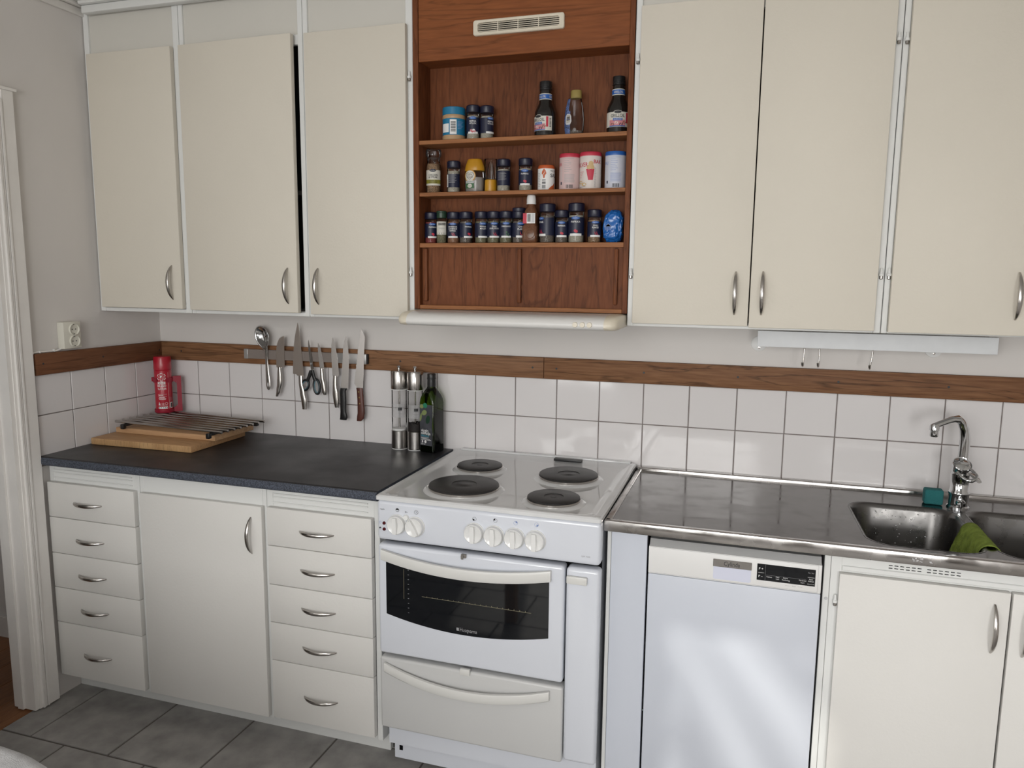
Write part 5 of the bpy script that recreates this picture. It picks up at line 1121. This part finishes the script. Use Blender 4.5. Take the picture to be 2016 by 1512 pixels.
def grill(x, y, label, a0):
    z = Z1; t = thing('grill_oil_bottle', label, 'bottle', (x, y, z), 'dark grill oil bottles'); r = 0.0330
    m = MB(); m.lathe((x, y, z), [(r*0.9, 0), (r, 0.003), (r, 0.066), (r*0.97, 0.074), (r*0.82, 0.086), (r*0.63, 0.098), (0.0185, 0.110), (0.0180, 0.128), (0.0180, 0.136), (0.0168, 0.139)], 36); part('bottle', m, M['darksauce'], t)
    m = MB(); m.lathe((x, y, z), [(0.0168, 0.1375), (0.0192, 0.138), (0.0192, 0.141), (0.0180, 0.1425), (0.0180, 0.146), (0.0190, 0.147), (0.0190, 0.160), (0.0180, 0.162), (0, 0.162)], 28); part('cap', m, M['black'], t)
    f = cylf(x, y, r*1.008, a0, z); g_ = cylf(x, y, r*1.018, a0, z); h_ = cylf(x, y, r*1.028, a0, z); m = MB(); m.patch(f, -0.045, 0.045, 0.016, 0.058, 22, 1, 0)
    m.wpoly([(0.0125*math.cos(q), 0.0575 + 0.0050*math.sin(q)) for q in [2*PI*k/20 for k in range(20)]], g_, 0); m.wpoly([(0.0112*math.cos(q), 0.0575 + 0.0040*math.sin(q)) for q in [2*PI*k/20 for k in range(20)]], h_, 1)
    m.text('GRILLOIL', g_, 0.0125, 0, 0.0432, 'CENTER', 1, bold=0.012, maxw=0.043)
    m.patch(g_, -0.026, 0.0240, 0.0195, 0.0355, 12, 1, 3); m.patch(h_, -0.0140, 0.0140, 0.0335, 0.0405, 8, 1, 2); m.text('ALLROUND', cylf(x, y, r*1.036, a0, z), 0.0062, 0, 0.0350, 'CENTER', 0, maxw=0.024)
    for (p, q, mi) in ((-0.022, 0.024, 4), (-0.010, 0.028, 5), (0.004, 0.024, 1), (0.014, 0.029, 4)): m.add([h_(p, q-0.003), h_(p+0.010, q-0.004), h_(p+0.012, q+0.001), h_(p+0.003, q+0.003)], [(0,1,2,3)], mi)
    m.patch(h_, -0.026, 0.0240, 0.0170, 0.0195, 12, 1, 2); m.patch(g_, 0.0262, 0.0330, 0.0265, 0.0560, 3, 1, 6)
    for k in range(7): m.patch(g_, 0.0365, 0.0425, 0.027+0.0038*k, 0.0290+0.0038*k, 3, 1, 1)
    part('label', m, [M['creamp'], M['ink'], M['blue'], M['pinkp'], M['brownpow'], M['creamp'], M['redp']], t); m = MB()
    n1 = cylf(x, y, 0.0190, a0, z); n2 = cylf(x, y, 0.0194, a0, z); m.patch(n1, -0.058, 0.058, 0.108, 0.1255, 28, 1, 0); m.patch(n2, -0.058, 0.058, 0.1105, 0.1230, 28, 1, 2)
    for u_ in (-0.04, 0.0, 0.04): m.text('GRILLOIL', cylf(x, y, 0.0197, a0, z), 0.0085, u_, 0.1138, 'CENTER', 0, bold=0.012, maxw=0.029)
    part('neck_label', m, [M['creamp'], M['ink'], M['blue']], t)
grill(1.3745, -0.250, 'dark grill oil bottle standing left of the gold-capped bottle', -0.45)
grill(1.5965, -0.250, 'dark grill oil bottle at the right end of the top shelf', 0.15)
x, y = 1.4656, -0.252
t = thing('syrup_bottle', 'clear flattened bottle with gold cap between the two grill oils', 'bottle', (x, y, Z1))
m = MB(); pf = [(0.0235, 0.0), (0.027, 0.003), (0.0292, 0.020), (0.0300, 0.050), (0.0270, 0.078), (0.0205, 0.106), (0.0185, 0.110)]; m.lathe((x, y, Z1), pf, 32, sy=0.62, cap=False); part('bottle', m, M['greyglass'], t)
m = MB(); m.lathe((x, y, Z1), [(0.0230, 0.001), (0.0265, 0.004), (0.0278, 0.014), (0, 0.0145)], 24, sy=0.6); part('syrup', m, M['darkpow'], t)
m = MB(); m.lathe((x+0.004, y, Z1), [(0.0165, 0.108), (0.0165, 0.129), (0.015, 0.131), (0, 0.131)], 24, sy=0.8); part('cap', m, M['gold'], t)
m = MB()
def prof_r(v):
    for (r0, z0), (r1, z1) in zip(pf[:-1], pf[1:]):
        if z0 <= v <= z1: return r0 + (r1-r0)*(v-z0)/(z1-z0)
    return pf[-1][0]
def fl(d):
    def F(u, v):
        a = max(-1.35, min(1.35, u/0.0300)); rv = prof_r(v) + d + 0.0003
        return (x + rv*math.sin(a), y - 0.62*rv*math.cos(a), Z1+v)
    return F
m.patch(fl(0.0006), -0.0400, -0.0095, 0.004, 0.070, 8, 8, 0); m.patch(fl(0.0006), -0.0400, -0.0160, 0.070, 0.106, 5, 6, 0)
m.wpoly([(u, v) for u, v in ((-0.0270, 0.036), (-0.0225, 0.031), (-0.009, 0.031), (-0.0045, 0.040), (-0.0060, 0.055), (-0.010, 0.062), (-0.0215, 0.062), (-0.0265, 0.056))], fl(0.0012), 1)
for k in range(5): m.patch(fl(0.0016), -0.0215, -0.0090, 0.038+0.0045*k, 0.0395+0.0045*k, 4, 1, 2)
part('label', m, [M['foil'], M['lgrey'], M['gold']], t)
# --- middle shelf
x, y, r = 1.0060, -0.250, 0.0240
t = thing('spice_grinder', 'clear grinder jar with white chicken and steak label', 'spice grinder', (x, y, Z2))
m = MB(); m.lathe((x, y, Z2), [(r*0.92, 0), (r, 0.003), (r, 0.080), (r*0.93, 0.090), (r*0.86, 0.098), (r*0.86, 0.104)], 32, cap=False); part('jar', m, M['glass'], t)
m = MB(); m.lathe((x, y, Z2), [(r*0.9, 0.001), (r*0.95, 0.004), (r*0.95, 0.080), (r*0.87, 0.092), (0, 0.095)], 28); part('contents', m, M['mixpow'], t)
m = MB(); m.lathe((x, y, Z2), [(r*0.88, 0.103), (r*0.88, 0.113), (r*1.04, 0.117), (r*1.08, 0.128), (r*1.0, 0.137), (r*0.6, 0.139), (0, 0.139)], 18); part('grinder_head', m, clear('smoky_cap', (0.82, 0.82, 0.83), 0.12), t)
f = cylf(x, y, r*1.01, 0.28, Z2); g_ = cylf(x, y, r*1.02, 0.28, Z2); h_ = cylf(x, y, r*1.03, 0.28, Z2); m = MB(); m.patch(f, -0.0285, 0.0285, 0.024, 0.072, 16, 1, 0)
m.wpoly([(0.0115*math.cos(q), 0.0705 + 0.0042*math.sin(q)) for q in [2*PI*k/20 for k in range(20)]], g_, 1); m.text('Santa Maria', h_, 0.0040, 0, 0.0692, 'CENTER', 0, maxw=0.018)
m.text('CHICKEN', g_, 0.0088, 0.001, 0.0535, 'CENTER', 2, bold=0.015, maxw=0.031); m.text('& STEAK', g_, 0.0088, 0.001, 0.0462, 'CENTER', 2, bold=0.015, maxw=0.031); m.patch(g_, -0.0285, 0.0285, 0.030, 0.042, 16, 1, 3)
m.text('WITH PEPPER, GARLIC', h_, 0.0044, 0.001, 0.0372, 'CENTER', 2, maxw=0.030); m.text('PAPRIKA & HERBS', h_, 0.0044, 0.001, 0.0325, 'CENTER', 2, maxw=0.028)
part('label', m, [M['creamp'], M['navyl'], M['ink'], M['olivep']], t)
spice(1.0770, Z2, 'pale spice jar with its barcode side turned forward, right of the grinder', 'greypow', 0.30, back=True, lines=9)
spice(1.2437, Z2, 'spice jar right of the clear tube, showing its dark text side', 'greypow', 0.25, None, None, logo=False, lines=8, white=False)
spice(1.3149, Z2, 'paprika spice jar left of the white salt tub', 'greypow', 0.16, 'PAPRIKA', 'pepper')
x, y = 1.1466, -0.250
t = thing('sweetener_bottle', 'squat clear squeeze bottle with a yellow cap, middle shelf', 'bottle', (x, y, Z2))
m = MB(); pf = [(0.027, 0.0), (0.0315, 0.004), (0.0332, 0.025), (0.0330, 0.050), (0.0310, 0.068)]; m.lathe((x, y, Z2), pf, 32, sy=0.72, cap=False); part('bottle', m, M['greyglass'], t)
m = MB(); m.lathe((x, y, Z2), [(0.0260, 0.001), (0.0300, 0.005), (0.0315, 0.025), (0.0312, 0.046), (0, 0.0465)], 28, sy=0.70); part('contents', m, mat('grey_syrup', (0.33, 0.30, 0.27), 0.3), t)
m = MB(); m.lathe((x, y, Z2), [(0.0318, 0.0665), (0.0328, 0.068), (0.0300, 0.082), (0.0240, 0.099), (0.0215, 0.1025), (0, 0.1035)], 32, sy=0.72); m.rbox(x-0.019, x+0.002, y-0.010, y+0.008, 0.0985+Z2, 0.1045+Z2, 0.003, 2, 1); part('cap', m, [M['yellow'], M['redp']], t)
def fq(d): return lambda u, v: (x + u, y - 0.72*math.sqrt((0.0334+d)**2 - u*u), Z2+v)
m = MB(); cx, cz = -0.0085, 0.050
m.wpoly([(cx + 0.0195*math.cos(q), cz + 0.0195*math.sin(q)) for q in [2*PI*k/28 for k in range(28)]], fq(0.0004), 0)
m.wpoly([(cx + 0.0165*math.cos(q), cz + 0.0165*math.sin(q)) for q in [2*PI*k/28 for k in range(28)]], fq(0.0008), 1)
hpts = [(0.0135*math.sin(q)**3, 0.0105*(math.cos(q) - 0.38*math.cos(2*q) - 0.15*math.cos(3*q)) + 0.001) for q in [2*PI*k/36 for k in range(37)]]
for k in range(36):
    a, b = hpts[k], hpts[k+1]; m.add([fq(0.0011)(cx+a[0], cz+a[1]), fq(0.0011)(cx+b[0], cz+b[1]), fq(0.0011)(cx+b[0]*0.90, cz+b[1]*0.90), fq(0.0011)(cx+a[0]*0.90, cz+a[1]*0.90)], [(0,1,2,3)], 2)
m.text('Love', fq(0.0012), 0.0085, cx, cz+0.0015, 'CENTER', 2); m.text('is Gold', fq(0.0012), 0.0080, cx, cz-0.0060, 'CENTER', 2, maxw=0.020)
m.patch(fq(0.0006), -0.0225, 0.0060, 0.012, 0.028, 8, 1, 3); m.patch(fq(0.0009), -0.0215, 0.0050, 0.0275, 0.0355, 8, 1, 4); m.text('NATURAL', fq(0.0012), 0.0068, -0.008, 0.0292, 'CENTER', 3, maxw=0.023)
m.wpoly([(-0.008 + 0.0080*math.cos(q), 0.0195 + 0.0062*math.sin(q)) for q in [2*PI*k/18 for k in range(18)]], fq(0.0010), 1); m.text('0 kcal', fq(0.0012), 0.0048, -0.008, 0.0178, 'CENTER', 3, maxw=0.012)
part('label', m, [M['yellow'], M['creamp'], M['ink'], M['greenp'], M['lgrey']], t)
x, y = 1.2006, -0.252
t = thing('decoration_tube', 'clear plastic tube with a yellow screw base, middle shelf', 'tube', (x, y, Z2))
m = MB(); m.lathe((x, y, Z2), [(0.0190, 0.0), (0.0195, 0.002), (0.0185, 0.036), (0.0170, 0.038), (0, 0.038)], 28); part('base', m, M['yellow'], t)
m = MB(); m.lathe((x, y, Z2), [(0.0198, 0.038), (0.0205, 0.098), (0.0195, 0.101), (0, 0.101)], 28, cap=False); part('cover', m, M['glass'], t)
m = MB(); m.lathe((x, y, Z2), [(0.0120, 0.037), (0.0100, 0.070), (0.0060, 0.090), (0.002, 0.095), (0, 0.095)], 20); part('nozzle', m, M['glass'], t)
x, y, r = 1.3797, -0.248, 0.0262
t = thing('salt_tub', 'small white salt tub with orange lid, middle shelf', 'tub', (x, y, Z2))
m = MB(); m.lathe((x, y, Z2), [(r*0.97, 0), (r, 0.002), (r, 0.064), (r*0.98, 0.066)], 32); part('tub', m, M['white'], t)
m = MB(); m.lathe((x, y, Z2), [(r*1.0, 0.065), (r*1.01, 0.067), (r*0.95, 0.073), (r*0.90, 0.0755), (0, 0.0755)], 32); part('lid', m, M['orange'], t)
f = cylf(x, y, r*1.008, 0.12, Z2); g_ = cylf(x, y, r*1.014, 0.12, Z2); m = MB()
m.wpoly([(-0.0035 + u, v) for u, v in ((0, 0.036), (0.0022, 0.037), (0.003, 0.044), (0.0075, 0.050), (0.0060, 0.057), (0, 0.0645), (-0.0060, 0.057), (-0.0075, 0.050), (-0.003, 0.044), (-0.0022, 0.037))], f, 0)
for k in range(5): m.add([g_(-0.008+0.002*k, 0.047+0.003*k), g_(-0.006+0.002*k, 0.046+0.003*k), g_(-0.004+0.0018*k, 0.050+0.002*k)], [(0,1,2)], 2)
for k in range(8): m.patch(f, -0.0095, 0.0020, 0.004+0.0036*k, 0.004+0.0036*k+(0.0024 if k % 3 else 0.0012), 3, 1, 1)
for k in range(9): m.patch(f, -0.0265, -0.0170+0.002*math.sin(k*2), 0.012+0.0048*k, 0.0132+0.0048*k, 3, 1, 3)
m.text('SALT', f, 0.0150, 0.0165, 0.0395, 'LEFT', 1, bold=0.02); m.text('MED JOD', f, 0.0065, 0.0165, 0.0560, 'LEFT', 1)
m.wpoly([(u, v) for u, v in ((0.0085, 0.001), (0.020, 0.001), (0.034, 0.001), (0.034, 0.024), (0.027, 0.016), (0.018, 0.011))], f, 0)
part('label_print', m, [M['orange'], M['ink'], M['white'], M['grey']], t)
def tin(x, label, lid, side, kind, w=0.0315, h=0.1065):
    y = -0.248; z = Z2; t = thing('baking_tin', label, 'tin', (x, y, z), 'cardboard baking tins'); r = w
    m = MB(); m.lathe((x, y, z), [(r*0.98, 0), (r, 0.0015), (r, h-0.009), (r*0.99, h-0.008)], 36); part('tin', m, side, t)
    m = MB(); m.lathe((x, y, z), [(r*1.005, h-0.0125), (r*1.015, h-0.011)], 36, cap=False, mi=1); m.lathe((x, y, z), [(r*1.01, h-0.011), (r*1.02, h-0.0095), (r*1.0, h-0.002), (r*0.96, h), (r*0.93, h-0.001), (0, h-0.001)], 36); part('lid', m, [lid, M['pinkp'] if kind != 'v' else M['sky']], t)
    f = cylf(x, y, r*1.006, 0.12, z); g_ = cylf(x, y, r*1.012, 0.12, z); m = MB()
    if kind == 'front':
        f = cylf(x, y, r*1.006, -0.05, z); g_ = cylf(x, y, r*1.012, -0.05, z)
        m.text('BAKPULVER', f, 0.0175, 0.0005, 0.0650, 'RIGHT', 0, sx=0.75, bold=0.015); m.text('BAK', f, 0.0150, 0.0180, 0.0745, 'LEFT', 0, bold=0.015)
        m.wpoly([(-0.005, 0.058), (0.0205, 0.0585), (0.0160, 0.026), (0.0020, 0.026)], f, 0)
        for dx, dz, r2 in ((0.003, 0.063, 0.0062), (0.0145, 0.063, 0.0058), (0.0095, 0.073, 0.0075)): m.wpoly([(dx + r2*math.cos(q), dz + r2*1.1*math.sin(q)) for q in [2*PI*k/14 for k in range(14)]], f, 2)
        for dx, dz in ((-0.026, 0.020), (-0.012, 0.014)): m.wpoly([(dx + 0.0085*math.cos(q), dz + 0.0052*math.sin(q)) for q in [2*PI*k/14 for k in range(14)]], f, 2); m.wpoly([(dx + 0.002 + 0.0045*math.cos(q), dz + 0.0026*math.sin(q)) for q in [2*PI*k/14 for k in range(14)]], g_, 3)
        m.wpoly([(-0.033, 0.004), (-0.006, 0.007), (-0.006, 0.0090), (-0.033, 0.0065)], f, 4)
        for k in range(18): m.patch(f, 0.0200, 0.0270-0.001*(k % 3), 0.006+0.0032*k, 0.0072+0.0032*k, 2, 1, 5)
        for k in range(4): m.patch(f, -0.030, -0.013-0.003*k, 0.050-0.0055*k, 0.0512-0.0055*k, 4, 1, 0)
        ms = [M['redp'], M['ink'], M['potato'], M['creamp'], M['grey'], M['grey']]
    else:
        for k in range(8): m.patch(f, -0.014, 0.016 if k == 0 else 0.005-0.004*math.sin(k*1.9), 0.0895-0.0052*k, 0.0904-0.0052*k, 5, 1, 0)
        for k in range(10): m.patch(f, -0.014, 0.018+0.001*math.sin(k), 0.0445-0.0026*k, 0.0454-0.0026*k, 6, 1, 0)
        for k in range(9): m.patch(f, -0.0075+0.0024*k, -0.0075+0.0024*k+(0.0016 if k % 3 else 0.0010), 0.004, 0.0145, 1, 1, 1)
        m.patch(f, -0.0280, -0.0225, 0.015, 0.023, 2, 1, 2)
        m.text('VANILJ' if kind == 'v' else 'PULVER', f, 0.0120, -0.0230, 0.0700, 'RIGHT', 0 if kind == 'v' else 3, sx=0.7, bold=0.01)
        for k in range(14): m.patch(f, -0.0300, -0.0230, 0.028+0.003*k, 0.029+0.003*k, 2, 1, 4)
        ms = [M['sky'] if kind == 'v' else M['grey'], M['ink'], M['navyl'], M['redp'], M['lgrey']]
    part('label_print', m, ms, t)
tin(1.4532, 'pink baking tin with barcode side forward, left of the potato-print tin', M['redp'], mat('pale_pink_card', (0.62, 0.46, 0.45), 0.5), 'back')
tin(1.5172, 'white and red baking powder tin reading PULVER', M['redp'], mat('off_white_card', (0.68, 0.62, 0.58), 0.5), 'front', 0.0325, 0.1085)
tin(1.5935, 'pale blue-lidded sugar tin at the right end of the middle shelf', M['blue'], mat('pale_blue_card', (0.58, 0.60, 0.68), 0.5), 'v', 0.0315, 0.1075)
# --- bottom shelf
spice(0.9985, Z3, 'red-filled paprika jar at the left end of the bottom shelf', 'redpow', 0.62, 'PAPRIKA', 'pepper')
spice(1.0765, Z3, 'spice jar with red chili picture right of the green-capped grinder', 'brownpow', 0.20, 'KRYDDOR|CAYENNE|PEPPAR', 'chili')
spice(1.1186, Z3, 'fourth jar of the bottom shelf, its label turned to the right', 'darkpow', 0.80, 'PAPRIKA', 'pepper')
spice(1.1713, Z3, 'pepper jar fifth from the left, after the small gap on the bottom shelf', 'greenpow', 0.60, 'PEPPAR|MALEN', None)
spice(1.2123, Z3, 'chili jar between the pepper and oregano jars, bottom shelf', 'greenpow', 0.42, 'CHILI|EXPLOSION', 'chili')
spice(1.2535, Z3, 'oregano jar with green herb picture on the bottom shelf', 'greenpow', 0.30, 'OREGANO', 'herb')
spice(1.2955, Z3, 'tall-capped chili jar left of the brown sauce bottle', 'darkpow', 0.62, 'CHILI|FLAKES', 'chili', h=0.108, tall=0.0105)
spice(1.3874, Z3, 'big spice jar with its side text forward, right of the sauce bottle', 'darkpow', -0.75, 'PEPPAR', 'chili', r=0.0250, h=0.1185, caph=0.0235)
spice(1.4334, Z3, 'small paprika jar squeezed between the two big jars', 'darkpow', 0.18, 'PAPRIKA', 'pepper')
spice(1.4785, Z3, 'big paprika jar with two red peppers, bottom shelf', 'greypow', 0.12, 'PAPRIKA', 'pepper', r=0.0248, h=0.1185, caph=0.0235)
spice(1.5348, Z3, 'chili flakes jar left of the crumpled blue bag', 'mixpow', 0.35, 'CHILI|FLAKES', 'chili')
x, y, r = 1.0383, -0.262, 0.0172
t = thing('herb_grinder', 'slim herb jar with green cap and white label, bottom shelf', 'jar', (x, y, Z3))
m = MB(); m.lathe((x, y, Z3), [(r*0.9, 0), (r, 0.003), (r, 0.070), (r*0.8, 0.080)], 28, cap=False); part('jar', m, M['glass'], t)
m = MB(); m.lathe((x, y, Z3), [(r*0.88, 0.001), (r*0.94, 0.004), (r*0.94, 0.066), (0, 0.067)], 24); part('contents', m, M['greenpow'], t)
m = MB(); m.lathe((x, y, Z3), [(r*0.82, 0.079), (r*0.95, 0.080), (r*0.95, 0.095), (r*1.0, 0.096), (r*1.0, 0.100), (r*0.8, 0.102), (0, 0.102)], 24); part('cap', m, M['dgreen'], t)
f = cylf(x, y, r*1.01, 0.30, Z3); g_ = cylf(x, y, r*1.025, 0.30, Z3); m = MB(); m.patch(f, -0.0185, 0.0185, 0.027, 0.068, 12, 1, 0); m.patch(g_, -0.0105, 0.0150, 0.0565, 0.0640, 8, 1, 1); m.text('KRYDDA', cylf(x, y, r*1.04, 0.3, Z3), 0.0058, 0.0020, 0.0584, 'CENTER', 0); m.text('TIMJAN', g_, 0.0070, 0.001, 0.0440, 'CENTER', 2, maxw=0.020)
for k in range(5): m.add([g_(-0.013+0.006*k, 0.030), g_(-0.011+0.006*k, 0.0295), g_(-0.0115+0.006*k, 0.0345)], [(0,1,2)], 3)
part('label', m, [M['creamp'], M['ink'], M['grey'], M['dgreen']], t)
x, y = 1.3355, -0.256
t = thing('sauce_bottle', 'brown seasoning bottle with white cap and red label', 'bottle', (x, y, Z3))
def sq2(h, rad, z): return [(x + p, y + q, Z3 + z) for p, q in rr(-h, h, -h, h, min(rad, h*0.999), 4)]
m = loft([sq2(0.0215, 0.006, 0), sq2(0.0235, 0.008, 0.003), sq2(0.0235, 0.008, 0.050), sq2(0.0195, 0.010, 0.056), sq2(0.0200, 0.012, 0.090), sq2(0.0185, 0.014, 0.100), sq2(0.0120, 0.0119, 0.112), sq2(0.0115, 0.0114, 0.120)]); part('bottle', m, mat('brown_spice_bottle', (0.14, 0.060, 0.030), 0.2, var=(260, 0.25)), t, ang=0.8)
m = MB(); m.lathe((x, y, Z3), [(0.0145, 0.118), (0.0150, 0.120), (0.0142, 0.126), (0.0148, 0.128), (0.0140, 0.137), (0.0125, 0.1445), (0, 0.1445)], 24); part('cap', m, M['white'], t)
m = MB(); yy = y-0.0204; F_ = lambda u, v: (x+u, yy, Z3+v)
m.patch(F_, -0.0205, -0.0085, 0.059, 0.090, 1, 1, 0); m.patch(F_, -0.0085, 0.0185, 0.059, 0.090, 1, 1, 1)
for k in range(7): m.patch(lambda u, v: (x+u, yy-0.0004, Z3+v), -0.0060+0.0015*k, -0.0060+0.0015*k+0.0009, 0.064, 0.087, 1, 1, 2)
m.patch(lambda u, v: (x+u, yy-0.0004, Z3+v), 0.0065, 0.0170, 0.062, 0.088, 1, 1, 3)
m.lathe((x+0.003, y-0.0236, Z3+0.028), [(0.0155, 0.0), (0.0150, -0.0012), (0.0135, 0.0)], 28, 'y', mi=4, cap=False)
part('label', m, [M['redp'], M['white'], M['ink'], M['lgrey'], M['brownpow']], t)
# crumpled blue bag
x, y = 1.5890, -0.252
t = thing('blue_bag', 'crumpled blue plastic bag at the right end of the bottom shelf', 'bag', (x, y, Z3))
bmx = bmesh.new(); bmesh.ops.create_icosphere(bmx, subdivisions=5, radius=1.0)
for v in bmx.verts:
    p = v.co.copy(); sx_ = math.copysign(abs(p.x)**0.62, p.x); sy_ = math.copysign(abs(p.y)**0.65, p.y); sz_ = math.copysign(abs(p.z)**0.72, p.z)
    n1 = mnoise.noise(p*2.6 + Vector((4, 1, 7))); n2 = abs(mnoise.noise(p*5.0 + Vector((1, 9, 2))))
    tp = (sz_+1)/2; w_ = 0.0305 - 0.010*max(0, tp-0.75)*3
    v.co = Vector((x + 0.003 + 0.009*max(0, tp-0.5) + sx_*w_*(1+0.10*n1-0.16*n2), y + sy_*0.0300*(1+0.14*n1-0.18*n2)*(1-0.35*max(0, tp-0.7)), Z3 + 0.049 + sz_*0.049*(1 - 0.10*n2 + 0.06*n1)))
    v.co.z = max(v.co.z, Z3+0.0004)
m = MB(); m.add([v.co.copy() for v in bmx.verts], [[v.index for v in f.verts] for f in bmx.faces]); 
bmx.verts.index_update(); part('bag', m, M['bag'], t, ang=0.7); bmx.free()
m = MB(); F_ = lambda u, v: (x-0.006+u, y-0.0312, Z3+v)
m.add([F_(-0.012, 0.046), F_(0.010, 0.046), F_(-0.001, 0.056)], [(0,1,2)], 0); m.add([F_(-0.010, 0.047), F_(0.008, 0.047), F_(-0.001, 0.054)], [(0,1,2)], 1)
for k in range(5): m.patch(F_, -0.010+0.004*k, -0.0085+0.004*k, 0.036, 0.045, 1, 1, 0)
m.v = [(p[0], p[1]-0.0006*(i % 1), p[2]) for i, p in enumerate(m.v)]
part('print', m, [M['sky'], M['bag']], t)

# ================================================================== TABLE IN THE FOREGROUND
t = thing('table', 'cloth-covered table corner at the bottom left, nearest the viewer', 'table', (0.45, -2.2, 0))
P = rr(-0.25, 1.16, -2.95, -1.695, 0.30, 10)
def ringz(ins, z): return [(0.455 + (p-0.455)*(1-ins/0.7), -2.32 + (q+2.32)*(1-ins/0.63), z) for p, q in P]
m = loft([ringz(0.004, 0.60), ringz(-0.012, 0.655), ringz(0.000, 0.715), ringz(0.001, 0.738), ringz(0.010, 0.749), ringz(0.022, 0.7505)]); part('tablecloth', m, M['tablecloth'], t, ang=1.2)
for a in (-0.13, 1.04):
    for b in (-2.83, -1.815): m = MB(); m.rbox(a-0.025, a+0.025, b-0.025, b+0.025, 0.0, 0.60, 0.004, 2); part('leg', m, M['pine'], t)
